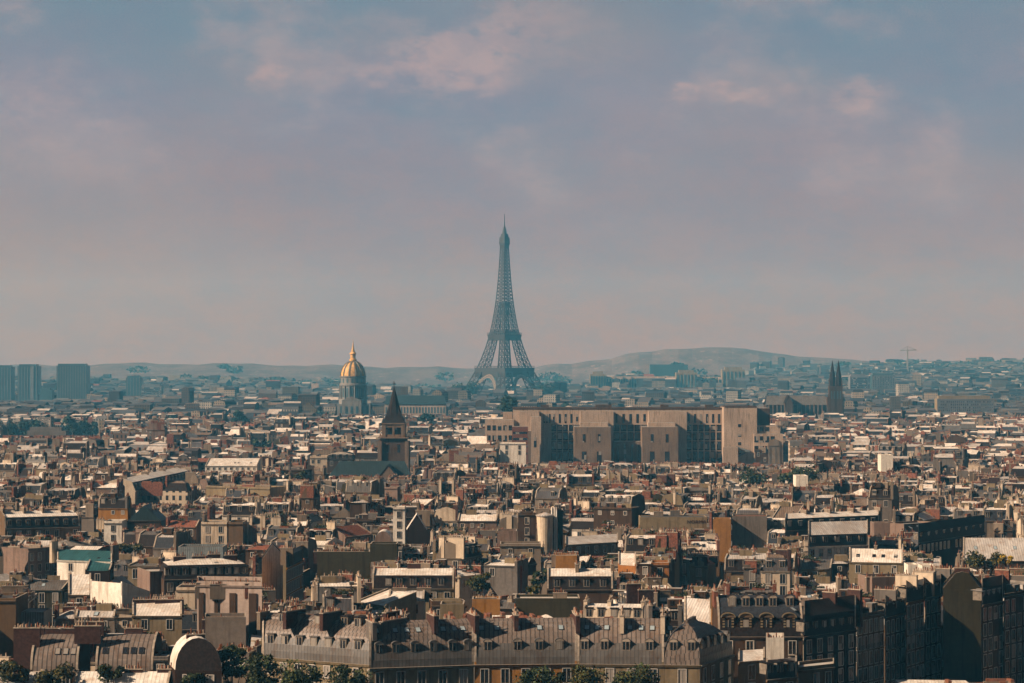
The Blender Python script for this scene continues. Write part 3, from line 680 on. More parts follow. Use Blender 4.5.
quay((369, 668.5), (474, 665), 'bowed zinc mansard with eight skylights between two broad dark chimney stacks', 'the eight-skylight zinc mansard', [.10, .26, .44, .62, .80, .95], [.10, .19, .28, .39, .50, .74, .85, .93], [(.02, .3, 6, .2, 2), (.02, .62, 4.5, .5, 4), (.60, .3, 6, 1.1, 4), (.60, .62, 4.5, .8, 4), (.99, .28, 6, 1., 4), (.99, .66, 4.5, .6, 4)])
quay((474.2, 665), (577, 664), 'bowed zinc mansard with five widely spaced skylights above arched dormers', 'the five-skylight mansard', [.13, .42, .63, .83], [.08, .23, .44, .65, .86], [(.40, .35, 4.5, .8, 4), (.40, .7, 3, 1.0, 4), (.995, .3, 6, .8, 4), (.985, .72, 4.5, .6, 4)], oc=1)
quay((577.2, 664), (664, 665), 'bowed zinc mansard in the quay row holding two trios of skylights, blue-green streaks below', 'the twin-trio skylight mansard', [.08, .31, .56, .83], [.10, .22, .33, .60, .73, .86], [(.52, .3, 4.5, .8, 3), (.52, .68, 3, .7, 4), (.99, .28, 4.5, .8, 3), (.985, .7, 3, 1.0, 4)])
hero(AB, 'quay corner block with rounded zinc end turning into dark shade, one lone front skylight', AC, (664.2, 665), (700, 665.4), 17.5, 15, 683, 'the rounded corner mansard', QG, roof='hipcurve', rm='zinc_seamed', wall='wall_sandy', win=2, pitch=3.2, fronts=(0, 1), back=(0, 6), wtype='window_tall',
     dorm=[(2, .35, 'dormer_arched', 'zinc_mid')], sky=[([.15], 3.)], chim=[(.06, .5, 4.5, .4, 4)])
# left of the trees: low bowed roofs and the round gable
hero(AB, 'small bowed zinc roof between two dark brick stacks near the lower left corner', AC, (30, 672), (78, 672), 17, 12, 683, 'the small bowed roof', roof='curve', rm='zinc_seamed', wall='wall_brown', win=1, ca=4.6, cb=5.0, fire=.4, sky=[([.55, .72, .88], 1.2, 'skylight|dark')], chim=[(-.12, .18, 4.5, 1.4, 4, 1), (-.12, .5, 4.5, 1.0, 4, 1), (.4, .75, 8, .6, 4, 1)], top=[('satellite_dish|', .5, .5)])
hero(AB, 'long bowed zinc roof with dark skylights just left of the black round gable', AC, (95, 672), (153, 672), 17, 12, 683, 'the long bowed roof', roof='curve', rm='zinc_seamed', wall='wall_brown', win=1, ca=4.6, cb=5.0, fire=.4, sky=[([.15, .5, .64, .78], 1.3, 'skylight|dark')], chim=[(-.16, .15, 4.5, 1.8, 4, 1), (-.16, .4, 4.5, 2.2, 4, 1), (.5, .9, 3, .4, 4, 1)], top=[('antenna|', .7, .5)])
hero('stair_tower', 'grey zinc-clad stair tower squeezed between bowed roof and round gable', 'stair tower', (153.5, 660), (168, 660), 19, 8, 683, roof='flat', rm='zinc_pale', wall='zinc_mid', win=1)
hero(AB, 'barrel-vaulted block with pale zinc crown and black round gable beside the trees', AC, (175, 670), (222, 671), 19.5, 7, 683, 'the black round gable', back=(-3, -3), roof='barrel', axis='v', rise=5.3, rm='zinc_pale', wall='wall_darkbrown', gablemat='slate', win=1, cornice=False, fire=0, chim=[(.5, .5, 3, .1, 4)])
hero(AB, 'tall blank tan wall filling the left edge below the teal lean-to', AC, (-14, 601), (16, 601), 21, 12, 662, 'the tan wall at the left edge', wall='wall_tan', rm='zinc_mid', win=0, chim=chimrow([.2, .8], .5, 3, .6, 1))
hero('roof_annex', 'blue-grey corrugated metal annex beside the tan wall', 'annex', (20, 613), (44, 613), 18, 8, 632, 'the corrugated annex', wall='corrugated', rm='zinc_mid', win=0, cornice=False, parapet=.2)
SW = hero(AB, 'blank grey party wall with four dark vertical streaks and a lower block in front', AC, (197, 585), (262, 586), 24, 12, 640, 'the tall streaked party wall', radial=True, wall='wall_streaked', rm='zinc_warm', win=0, parapet=.8, chim=[(.1, .05, 3, .3, 0, 1), (.5, .05, 8, .1, 0, 1), (.85, .05, 3, .3, 1, 1)])
hero(AB, 'low windowless stained block at the foot of the streaked wall', AC, (205, 620), (246, 620), 18, 8, 648, radial=True, wall='wall_stained', rm='zinc_warm', win=0, cornice=False, chim=[(.3, .1, 6, -.1, 4, 1)])
hero('house', 'cream house with bright zinc lean-to roof and row of dark pots above', 'house', (132, 616), (182, 616), 17.5, 9, 634, 'the cream lean-to house', roof='shed', rise=2.0, rm='zinc_pale', radial=True, wall='wall_sandy', win=1, pitch=3.4, wtype='window', chim=[(.3, .95, 6, .5, 4, 1), (.75, .95, 6, .5, 4, 1)])
hero('house', 'tan gabled house with broad blank gable, below the turquoise roof', 'house', (90, 598), (133, 598), 17, 14, 604, 'the broad tan gable', roof='gable', axis='v', rise=3.9, rm='zinc_warm', wall='wall_tan', win=0, fire=0, cornice=False)
hero(AB, 'bright speckled zinc roof sloping toward the viewer, left of the tan gable', AC, (68, 595), (91, 595), 17.5, 12, 600, roof='shed', rise=3.6, rm='zinc_pale', radial=True, wall='wall_beige', win=1)
hero('house', 'white house with two small windows in its slanting blank wall', 'house', (122, 596), (150, 593), 18.5, 10, 608, 'the slant-walled white house', roof='shed', axis='v', rise=2.8, rm='zinc_light', wall='wall_white', win=1, wtype='window', pitch=5, cornice=False)
hero(AB, 'peach and white blank walled block tucked under the long slate mansard', AC, (150, 574), (178, 573), 20, 12, 600, 'the peach blank wall', wall='wall_pinkish', rm='zinc_pale', win=0, cornice=False)
hero(AB, 'small cream block with dark roof band right of the peach wall', AC, (176, 590), (195, 590), 18.5, 10, 604, wall='wall_cream', rm='slate', win=0, chim=chimrow([.5], .6, 3, .5, 4, 1))
hero('house', 'white house with bright turquoise metal roof and two dark roof windows', 'house', (57, 560), (112, 562), 18, 12, 575, 'the turquoise-roofed house', roof='gable', rise=2.4, rm='turquoise_metal', radial=True, wall='wall_white', win=2, pitch=6, fire=.2, sky=[([.7, .9], 2., 'skylight|dark')], chim=[(-.06, .4, 3, 2.0, 3), (1.05, .5, 3, 1.5, 2)])
hero('lean_to', 'turquoise metal lean-to roof on the right wing of the turquoise house', 'lean-to', (85, 571), (110, 571), 16, 6, 578, roof='shed', rise=2.2, rm='turquoise_metal', wall='wall_darkbrown', win=1, pitch=4, cornice=False)
hero(AB, 'peach block with three dark windows left of the turquoise house', AC, (28, 551), (51, 549), 19, 11, 572, 'the peach block', wall='wall_pinkish', rm='zinc_mid', win=3, wtype='window', pitch=2.1, chim=chimrow([.05, .95], .5, 4.5, .8, 0))
hero(AB, 'long slate mansard with bright zinc top carrying four dark chimney clumps', AC, (164, 580), (250, 578), 19, 13, 588, 'the long slate mansard', roof='hipman', rm='zinc_pale', st='slate', steep=3.3, inset=1.0, rise=1.0, wall='wall_brown', win=2, fronts=(0, 1), dorm=[(10, .3, 'dormer', 'slate')], chim=[(.22, .5, 3, .5, 4, 1), (.44, .5, 3, .5, 4, 1), (.62, .5, 3, .9, 4, 1), (.82, .5, 3, .6, 4, 1)], top=[('satellite_dish|', .55, .2), ('antenna|', .3, .4)])
hero(AB, 'windowless block clad in grey corrugated sheet behind the long slate mansard', AC, (178, 549), (223, 549), 20, 10, 560, 'the corrugated wall', wall='corrugated', rm='zinc_mid', win=0, cornice=False)
hero(AB, 'cream block with planted roof terrace and three dark windows', AC, (201, 524), (227, 524), 19, 12, 546, 'the planted terrace block', wall='wall_cream', rm='gravel', win=2, pitch=2.7, chim=chimrow([.02, .98], .6, 6, 2.4, 0))
hero(AB, 'tan-pink blank walled block right of the planted terrace', AC, (228.5, 524), (243, 524), 19, 12, 546, wall='wall_tan', rm='zinc_mid', win=1, pitch=4)
hero(AB, 'dark mansard with bright stepped zinc tops near the left edge', AC, (5, 529), (80, 527), 20, 13, 536, 'the stepped-top mansard', roof='man', rm='zinc_pale', st='slate', steep=3.4, wall='wall_tan', win=2, dorm=[(8, .3, 'dormer_arched', 'slate')], chim=chimrow([.02, .3, .55, .8, .98], .5, 4.5, 1.0, 0))
hero('house', 'teal slate gabled house with round attic window', 'house', (127, 521), (161, 521), 19, 14, 528, 'the teal gabled house', roof='gable', axis='v', rise=5, rm='teal_slate', gablemat='teal_slate', wall='wall_brown', win=0, fire=0, chim=chimrow([.4, .7], .3, 1.5, -.5, 0, 1))
hero('house', 'narrow white house with single wide window above a small dormered porch', 'house', (104, 523), (122, 523), 19, 10, 546, 'the single-window white house', wall='wall_white', rm='zinc_light', win=2, pitch=4.4, wtype='window', chim=chimrow([-.15, -.3, -.45], .3, 1.5, .8, 3))
hero(AB, 'curving row with slate mansard above a cream facade full of windows', AC, (135, 491), (192, 478), 20, 12, 505, 'the curving mansard row', roof='man', rm='zinc_pale', st='slate_blue', steep=3.3, wall='wall_cream', win=2, pitch=3.0, dorm=[(16, .3, 'dormer', 'zinc_light')], chim=chimrow([.05, .4, .7, .98], .5, 3, .8, 0))
hero(AB, 'long low block with brilliant white roof', AC, (205, 466), (257, 466), 20, 16, 472, 'the brilliant white roof', roof='shed', rise=3.2, rm='zinc_pale', wall='wall_white', win=1, wtype='window_small', sky=[([.55, .62, .86], 6, 'skylight|dark')])
hero(AB, 'long blank sandy wall under a flat roof with chimney rows', AC, (206, 487), (270, 489), 21, 12, 497, 'the long sandy wall', wall='wall_sandy', rm='zinc_warm', win=0, chim=[(.2, .6, 6, 1.0, 0, 1), (.5, .6, 6, 1, 1, 1), (.8, .5, 4.5, 1, 0, 1)])
hero(AB, 'narrow bright white tower block four storeys above its neighbours', AC, (393, 509), (405, 509), 25.5, 7, 545, 'the narrow white tower block', wall='wall_white', rm='zinc_pale', win=5, pitch=1.9, wtype='window', skip=0)
hero(AB, 'dark brown blank gable with pale sloping rim beside the white tower block', AC, (406.5, 530), (427, 530), 21, 9, 545, 'the dark blank gable', roof='gable', axis='v', rise=4.6, rm='zinc_pale', radial=True, wall='wall_darkbrown', win=0, fire=0, cornice=False)
hero('house', 'cream barrel-ended house with two tiny windows', 'house', (374, 544), (392, 544), 19, 9, 550, 'the cream barrel gable', roof='barrel', axis='v', rise=3.6, rm='zinc_pale', wall='wall_pinkish', win=1, wtype='window_small', pitch=3.6, fire=0, cornice=False)
hero(AB, 'windowless dark olive party wall, the broader one', AC, (317, 554), (370, 554), 20, 8, 576, 'the broad olive wall', radial=True, wall='wall_olive', rm='slate', win=0, cornice=False, chim=[(.15, .3, 6, .3, 4, 1), (.6, .3, 8, .3, 4, 1)])
hero(AB, 'narrower dark olive wall stepped back beside the broad olive wall', AC, (370, 546), (397, 546), 20, 8, 562, wall='wall_olive', rm='zinc_light', win=0, cornice=False)
hero(AB, 'red-brown tiled long roof above the cream barrel house', AC, (345, 537), (372, 534), 20, 10, 544, 'the red tiled roof', roof='gable', rise=2.6, rm='tiles', wall='wall_pinkish', win=1, chim=chimrow([.02], .5, 3, 1.4, 3))
hero(AB, 'low zinc-topped row with dark face and five pale dormers', AC, (372, 589), (454, 589), 19, 11, 594, 'the five-dormer zinc row', roof='man', rm='zinc_pale', st='slate', steep=3.0, rise=1.2, inset=.8, wall='wall_sandy', win=1, dorm=[([.2, .33, .5, .68, .84], .2, 'dormer', 'slate')], chim=chimrow([.5], .5, 3, 1.0, 4, 1), top=[('roof_vent|', .3, .5)])
hero(AB, 'low cream block with bright zinc roof behind the two-tier bowed mansard', AC, (357, 602), (386, 606), 18, 8, 612, roof='shed', rise=2.2, rm='zinc_pale', wall='wall_sandy', win=1, pitch=2.8)
hero('house', 'seamed zinc roofed cream house with four windows, one yard behind the skylight mansard', 'house', (388, 601), (424, 601), 18.5, 10, 610, 'the seamed zinc cream house', roof='gable', rise=1.8, rm='zinc_light', wall='wall_cream', win=1, pitch=2.6, fire=.3, chim=chimrow([.3, .98], .5, 3, .5, 0, 1))
hero(AB, 'ochre wall with dark plants along its top behind the quay roofs', AC, (472, 602), (500, 602), 19, 7, 614, 'the ochre wall', wall='wall_ochre', rm='gravel', win=0, cornice=False, chim=[(.5, .5, 4.5, .4, 4, 1)])
hero(AB, 'pale yellow low wall left of the ochre one', AC, (440, 607), (464, 607), 18.5, 7, 616, wall='wall_sandy', rm='zinc_mid', win=0, cornice=False)
hero(AB, 'long grey-olive windowless wall with white flat roof', AC, (515, 601), (580, 601), 18.5, 9, 615, 'the long grey-olive wall', wall='wall_olive', rm='zinc_pale', win=0, cornice=False, chim=[(.7, .5, 3, 1.2, 0, 1)])
hero(AB, 'zinc-topped row with three paired dormers below the orange cube', AC, (547, 590), (613, 590), 19, 10, 596, 'the three-dormer zinc row', roof='man', rm='zinc_pale', st='slate', steep=3.0, rise=1.4, inset=.9, radial=True, wall='wall_brown', win=0, dorm=[([.15, .38, .6, .85], .2, 'dormer', 'slate')], chim=chimrow([.45, .99], .5, 4.5, 1.0, 0))
hero(AB, 'bright orange-walled cube with pots on its roof', AC, (556, 558), (577, 558), 20, 8, 574, 'the orange cube', wall='wall_ochre', rm='zinc_pale', win=0, cornice=False, chim=[(.35, .3, 6, .4, 0, 1), (.8, .3, 3, .5, 0, 1)])
hero('house', 'small orange house with one dark window between brown walls', 'house', (651, 565), (669, 565), 19.5, 8, 577, 'the little orange house', radial=True, wall='wall_orange', rm='zinc_pale', win=1, wtype='window', pitch=4, skip=0)
hero(AB, 'dull orange wall facing sideways near the row of brown stacks', AC, (618, 565), (636, 566), 20, 8, 572, 'the dull orange wall', radial=True, wall='wall_orange', roof='shed', rise=2.4, rm='zinc_pale', win=0, cornice=False)
hero(AB, 'white-framed low attic row right behind the quay mansards', AC, (583, 620), (643, 621), 17.8, 8, 624, 'the white-framed attics', roof='man', rm='zinc_pale', st='wall_cream', steep=2.4, inset=.2, rise=.6, wall='wall_cream', win=0, dorm=[([.1, .3, .52, .73, .9], .05, 'dormer', 'slate')], chim=chimrow([.02, .42, .98], .5, 4.5, .6, 3))
hero('house', 'pale seamed zinc slope with a dark hatch beside the yellow chimney wall', 'house', (684, 622), (711, 624), 17.5, 10, 630, 'the pale zinc slope', roof='gable', rise=4.4, rm='zinc_light', radial=True, wall='wall_brown', win=0, sky=[([.85], 2.4, 'skylight|dark')])
hero('chimney_wall', 'narrow glowing yellow chimney wall standing alone beside the ornate slate block', 'chimney wall', (711.5, 595), (717, 595), 25, 1.2, 626, 'the yellow chimney wall', wall='wall_ochre', rm='capstone', win=0, cornice=False, chim=[(.5, .5, 1.5, .3, 0, 1)])
hero(AB, 'ornate slate-roofed block with arched dormers over pedimented stone windows', AC, (718, 637), (803, 637), 19, 13, 652, 'the ornate slate block', roof='curve', ca=4.2, cb=6.4, rm='slate_blue', low='slate', wall='wall_brown', fire=.3, win=2, wtype='window_tall', pitch=3.2, balcony=0, dorm=[([.12, .33, .57, .84], .15, 'dormer_pedimented', 'slate'), ([.18, .34, .5, .66, .86], 2.0, 'dormer_arched', 'slate')], chim=chimrow([.0, .98], .5, 4.5, .8, 1))
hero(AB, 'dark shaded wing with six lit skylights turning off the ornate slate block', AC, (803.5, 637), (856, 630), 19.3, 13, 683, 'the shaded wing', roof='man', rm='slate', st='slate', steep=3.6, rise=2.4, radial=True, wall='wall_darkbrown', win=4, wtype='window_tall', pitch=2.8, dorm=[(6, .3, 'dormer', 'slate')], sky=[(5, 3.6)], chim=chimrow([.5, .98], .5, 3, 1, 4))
SG = 'tall shaded facades stepping along the right-hand street'
for i, (x0, y0, x1, y1, ev, wl, lab, ph) in enumerate((
        (857, 618, 884, 613, 21, 'wall_tan', 'dark brown street facade with rooftop box, first beyond the shaded wing', 'the rooftop-box facade'),
        (885, 618, 905, 613, 20, 'wall_brown', 'narrow shaded facade with pale window surrounds, second beyond the shaded wing', 'the narrow shaded facade'),
        (906, 603, 924, 599, 22.5, 'wall_tan', 'warm tan shaded facade with long dark window columns below pinkish stack wall', 'the window-column facade'),
        (925, 598, 941, 595, 22.5, 'wall_brown', 'shaded facade with pot-lined eave directly left of the tall olive gable', None))):
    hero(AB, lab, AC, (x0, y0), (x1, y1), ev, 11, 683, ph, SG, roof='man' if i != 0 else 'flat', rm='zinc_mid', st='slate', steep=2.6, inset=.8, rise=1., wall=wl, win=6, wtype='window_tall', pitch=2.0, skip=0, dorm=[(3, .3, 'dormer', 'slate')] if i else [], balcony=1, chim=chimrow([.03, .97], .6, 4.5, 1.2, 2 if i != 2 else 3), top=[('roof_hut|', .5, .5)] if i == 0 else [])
hero(AB, 'tall blank olive gable streaked with brown near the right edge', AC, (943, 590), (981, 590), 24.5, 10, 640, 'the tall olive gable', roof='man', steep=3, inset=2.5, rise=.3, axis='v', rm='slate', st='slate', radial=True, wall='wall_olive', gablemat='wall_olive', win=0, cornice=False, chim=[(.5, .5, 3, .6, 4)])
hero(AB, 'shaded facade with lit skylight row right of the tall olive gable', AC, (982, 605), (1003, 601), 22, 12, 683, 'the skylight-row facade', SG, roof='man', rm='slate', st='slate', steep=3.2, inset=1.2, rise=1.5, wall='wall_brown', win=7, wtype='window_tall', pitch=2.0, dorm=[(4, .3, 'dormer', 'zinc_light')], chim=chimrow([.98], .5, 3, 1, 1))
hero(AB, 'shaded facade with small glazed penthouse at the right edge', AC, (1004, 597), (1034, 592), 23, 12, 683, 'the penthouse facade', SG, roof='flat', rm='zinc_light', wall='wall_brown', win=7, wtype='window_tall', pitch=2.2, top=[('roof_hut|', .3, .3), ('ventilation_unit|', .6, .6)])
hero(AB, 'white-walled block with pots along its top in front of the ornate slate block', AC, (766, 641), (784, 641), 19.5, 8, 664, 'the white pot-topped block', radial=True, wall='wall_white', rm='zinc_pale', win=0, cornice=False, chim=[(.5, .2, 3, .1, 0, 1)])
hero(AB, 'cream low block with bright flat roof at the bottom, beside the white pot-topped one', AC, (738, 662), (765, 660), 17.8, 8, 683, None, roof='shed', rise=1., rm='zinc_pale', radial=True, wall='wall_sandy', win=2, wtype='window_tall', pitch=2.6)
hero(AB, 'white screen wall behind the white pot-topped block', AC, (752, 634), (765, 634), 19, 5, 645, None, wall='wall_white', rm='zinc_light', win=0, cornice=False)
hero(AB, 'tan facade with tall windows in the bottom corner block under dark attic', AC, (766, 680), (797, 677), 17, 8, 683, None, roof='man', rm='zinc_mid', st='slate', steep=2.2, inset=.8, rise=.6, radial=True, wall='wall_tan', win=2, wtype='window_tall', pitch=2.4, dorm=[(3, .3, 'dormer', 'slate')])
hero(AB, 'lowest tan facade with six pale windows right of the dark attic block', AC, (798, 671), (834, 667), 17.5, 8, 683, None, roof='flat', rm='zinc_pale', radial=True, wall='wall_tan', win=3, wtype='window_tall', pitch=2.4)
hero(AB, 'white facade with six windows under slate and five slanted roof windows', AC, (808, 547), (868, 545), 19, 14, 560, 'the five roof windows block', roof='man', rm='zinc_light', st='slate', steep=3.2, inset=1.0, rise=3.2, radial=True, wall='wall_white', win=2, pitch=2.6, skip=0, dorm=[(5, .3, 'dormer', 'slate')], sky=[([.2, .38, .56, .72, .88], 3.0, 'skylight|dark')])
hero(AB, 'long slate mansard with bright flat top behind the five roof windows block', AC, (785, 531), (879, 527), 19.5, 13, 536, 'the bright-topped long mansard', roof='man', rm='zinc_pale', st='slate', steep=3.6, inset=1, rise=1.2, radial=True, wall='wall_brown', win=0, dorm=[(9, .3, 'dormer', 'zinc_light')], chim=chimrow([.2, .45, .7, .99], .5, 3, .8, 0))
hero('house', 'cream house with seamed zinc roof, dark and teal roof windows', 'house', (849, 562), (903, 563), 18.5, 11, 577, 'the teal roof window house', roof='gable', rise=3.1, rm='zinc_pale', radial=True, wall='wall_sandy', win=2, pitch=3.4, sky=[([.15, .45, .62, .85], 2.6, 'skylight|dark')], chim=chimrow([.5], .6, 3, .7, 0))
hero(AB, 'pale seamed zinc slope with three skylights at the right edge', AC, (963, 561), (1034, 561), 17.5, 15, 568, 'the three-skylight slope', roof='gable', rise=5.6, rm='zinc_light', radial=True, wall='wall_brown', win=0, fire=.2, sky=[([.22, .5, .78], 4.2)], chim=chimrow([1.], .5, 3, 1, 0))
hero(AB, 'tan blank wall with bright left edge, left of a matching one', AC, (874, 525), (896, 525), 21, 8, 534, 'the left tan screen wall', wall='wall_pinkish', rm='zinc_light', win=0, cornice=False)
hero(AB, 'tan blank wall, twin of the one to its left, before slanted roof slits', AC, (904, 526), (937, 524), 21, 8, 532, 'the right tan screen wall', wall='wall_pinkish', rm='zinc_light', win=0, cornice=False)
hero(AB, 'dark receding mansard striped by slanted bright roof slits', AC, (918, 543), (985, 533), 20, 12, 553, 'the striped dark mansard', roof='man', rm='slate', st='slate', steep=3, inset=1.2, rise=2., radial=True, wall='wall_darkbrown', win=1, dorm=[(9, .3, 'dormer', 'zinc_light')], sky=[(9, 3.4)])
hero(AB, 'row of blank pinkish party walls with horizontal bands, above the street facades', AC, (872, 580), (915, 579), 23, 8, 597, 'the banded pinkish walls', wall='wall_pinkish', rm='zinc_warm', win=0, cornice=False, chim=[(.15, .2, 4.5, .3, 0, 1), (.5, .2, 4.5, .3, 0, 1), (.85, .2, 4.5, .3, 0, 1)])
hero(AB, 'small white blank box beside the banded pinkish walls', AC, (908, 567), (919, 567), 20, 6, 578, None, wall='wall_white', rm='zinc_pale', win=0, cornice=False)
hero(AB, 'white box with one square opening above the tall olive gable', AC, (922, 568), (936, 568), 21, 6, 588, 'the white box', wall='wall_white', rm='zinc_pale', win=1, wtype='window_small', pitch=3, cornice=False)
LW = hero(AB, 'long pale wall with small dark painted lettering', AC, (640, 518), (707, 518), 22, 9, 530, 'the lettered wall', wall='wall_sandy', rm='zinc_mid', win=0, cornice=False, parapet=.3, chim=[(.3, .9, 3, 1.4, 0, 1), (.55, .9, 3, 1.8, 2, 1)])
hero(AB, 'short orange-yellow wall right of the lettered wall', AC, (713, 521), (731, 521), 21.4, 8, 530, 'the orange-yellow wall', radial=True, wall='wall_ochre', rm='zinc_light', win=0, cornice=False)
hero(AB, 'large blank taupe cube with a paler panel, right of the orange-yellow wall', AC, (732, 518), (767, 518), 22, 12, 548, 'the taupe cube', radial=True, wall='wall_stained', rm='tiles', win=0, cornice=False)
XX = hero(AB, 'dark brown slab with tall pale flue pipes running up its face', AC, (550, 512), (563, 512), 26, 8, 553, 'the slab with flue pipes', wall='wall_darkbrown', rm='slate', win=0, cornice=False)
hero(AB, 'brown balconied block left of the cream drum tower', AC, (518, 515), (536, 515), 25, 9, 545, 'the balconied brown block', wall='wall_brown', rm='slate', win=4, pitch=2.6, balcony=1, chim=chimrow([.05, .95], .4, 4.5, .6, 3))
hero(AB, 'long cream building with peach base beside the flue-pipe slab', AC, (565, 545), (618, 542), 19, 10, 556, 'the peach-based long building', radial=True, wall='wall_tan', rm='zinc_light', win=1, roof='shed', rise=1.6)
hero(AB, 'cream penthouse block with square windows right of the narrow white tower block', AC, (500, 546), (541, 546), 21, 9, 556, 'the square-window penthouse', wall='wall_beige', rm='zinc_light', win=1, wtype='window_small', pitch=4)
hero(AB, 'taupe block with cream left side above the square-window penthouse', AC, (497, 533), (517, 533), 21.5, 8, 546, 'the taupe block', wall='wall_pinkish', rm='zinc_mid', win=0, cornice=False)
hero(AB, 'cream wall block with brown side standing tall in the right mid-distance', AC, (881, 456), (893, 456), 27, 10, 470, 'the tall cream-and-brown block', wall='wall_white', rm='zinc_pale', win=0, cornice=False)
hero(AB, 'bright white box with flat roof by the dark trees', AC, (796, 477), (808, 477), 22, 10, 487, 'the bright white box', wall='wall_white', rm='zinc_pale', win=0, cornice=False)
hero(AB, 'white modern block with teal glazing, left of the long faculty building', AC, (500, 444), (526, 444), 24, 14, 464, 'the teal-glazed block', wall='wall_white', rm='zinc_pale', win=2, pitch=5, wtype='window_tall')
hero(AB, 'tall ochre street facade receding beside a dark lane left of the broad olive wall', AC, (286, 568), (303, 560), 21.5, 9, 604, 'the ochre street facade', roof='man', rm='zinc_mid', st='slate', steep=2.6, rise=.8, wall='wall_ochre', win=4, wtype='window_tall', pitch=2.2, radial=True, chim=chimrow([.05, .95], .5, 3, .8, 0))
hero(AB, 'pale leaning gable wall with steep slate slope at the head of the dark lane', AC, (262, 561), (283, 556), 22, 9, 592, 'the pale leaning gable', roof='gable', axis='v', rise=3.2, rm='slate', radial=True, wall='wall_white', win=0, cornice=False)
# cream drum tower
def drum():
    a = at(545, 519, yat(519, 24.3)); t = Thing('round_tower', (a.x, a.y+3, 0), 'cream drum-shaped tower between brown block and flue-pipe slab', 'tower'); b = MB(); b.lathe(a.x, a.y+3, [(2.1, 0), (2.1, 19), (2.4, 24.6), (2.5, 25)], 20, 'wall_cream'); t.part('wall', b)
    b = MB(); b.lathe(a.x, a.y+3, [(2.7, 25.02), (2.7, 25.3), (.2, 26.1)], 20, 'zinc_light'); t.part('roof', b); protect(539, 551, 533, a.y); KEEP.append([(a.x-3, a.y), (a.x+3, a.y), (a.x+3, a.y+6), (a.x-3, a.y+6)])
drum()
def extras():
    t, q, z = SW
    for k, wd in ((.07, 1.), (.30, .8), (.55, 1.3), (.86, 1.6)):
        b = MB(); ex = ((q[1][0]-q[0][0]), (q[1][1]-q[0][1])); L_ = math.hypot(*ex); ex = (ex[0]/L_, ex[1]/L_); n_ = (ex[1], -ex[0]); x, y = q[0][0]+ex[0]*L_*k, q[0][1]+ex[1]*L_*k
        b.prism([(x-ex[0]*wd/2+n_[0]*.2, y-ex[1]*wd/2+n_[1]*.2), (x+ex[0]*wd/2+n_[0]*.2, y+ex[1]*wd/2+n_[1]*.2), (x+ex[0]*wd/2+n_[0]*.01, y+ex[1]*wd/2+n_[1]*.01), (x-ex[0]*wd/2+n_[0]*.01, y-ex[1]*wd/2+n_[1]*.01)], 0, z-1.6, 'wall_brown'); t.part('flue', b)
    t, q, z = XX; b = MB()
    for k in (.15, .35, .5): x = q[0][0]+(q[1][0]-q[0][0])*k; b.lathe(x, q[0][1]-.35, [(.28, 0), (.28, 27.4)], 8, 'zinc_pale')
    t.part('flue_pipe', b)
    t, q, z = LW; cu = bpy.data.curves.new('lettering', 'FONT'); cu.body = 'NORMA'; cu.size = 1.5; cu.extrude = .03; cu.space_character = 1.15
    tmp = bpy.data.objects.new('tmp', cu); COL.objects.link(tmp); bpy.context.view_layer.update(); me = bpy.data.meshes.new_from_object(tmp.evaluated_get(bpy.context.evaluated_depsgraph_get())); bpy.data.objects.remove(tmp); bpy.data.curves.remove(cu)
    me.materials.clear(); me.materials.append(M['brickdark']); o = link('lettering', me, t.o)
    k = .70; o.matrix_basis = frame(q[0], q[1], (q[0][0]+(q[1][0]-q[0][0])*k-t.loc.x, q[0][1]+(q[1][1]-q[0][1])*k-.05-t.loc.y, 20.3)) @ Matrix.Rotation(R(90), 4, 'X')
extras()
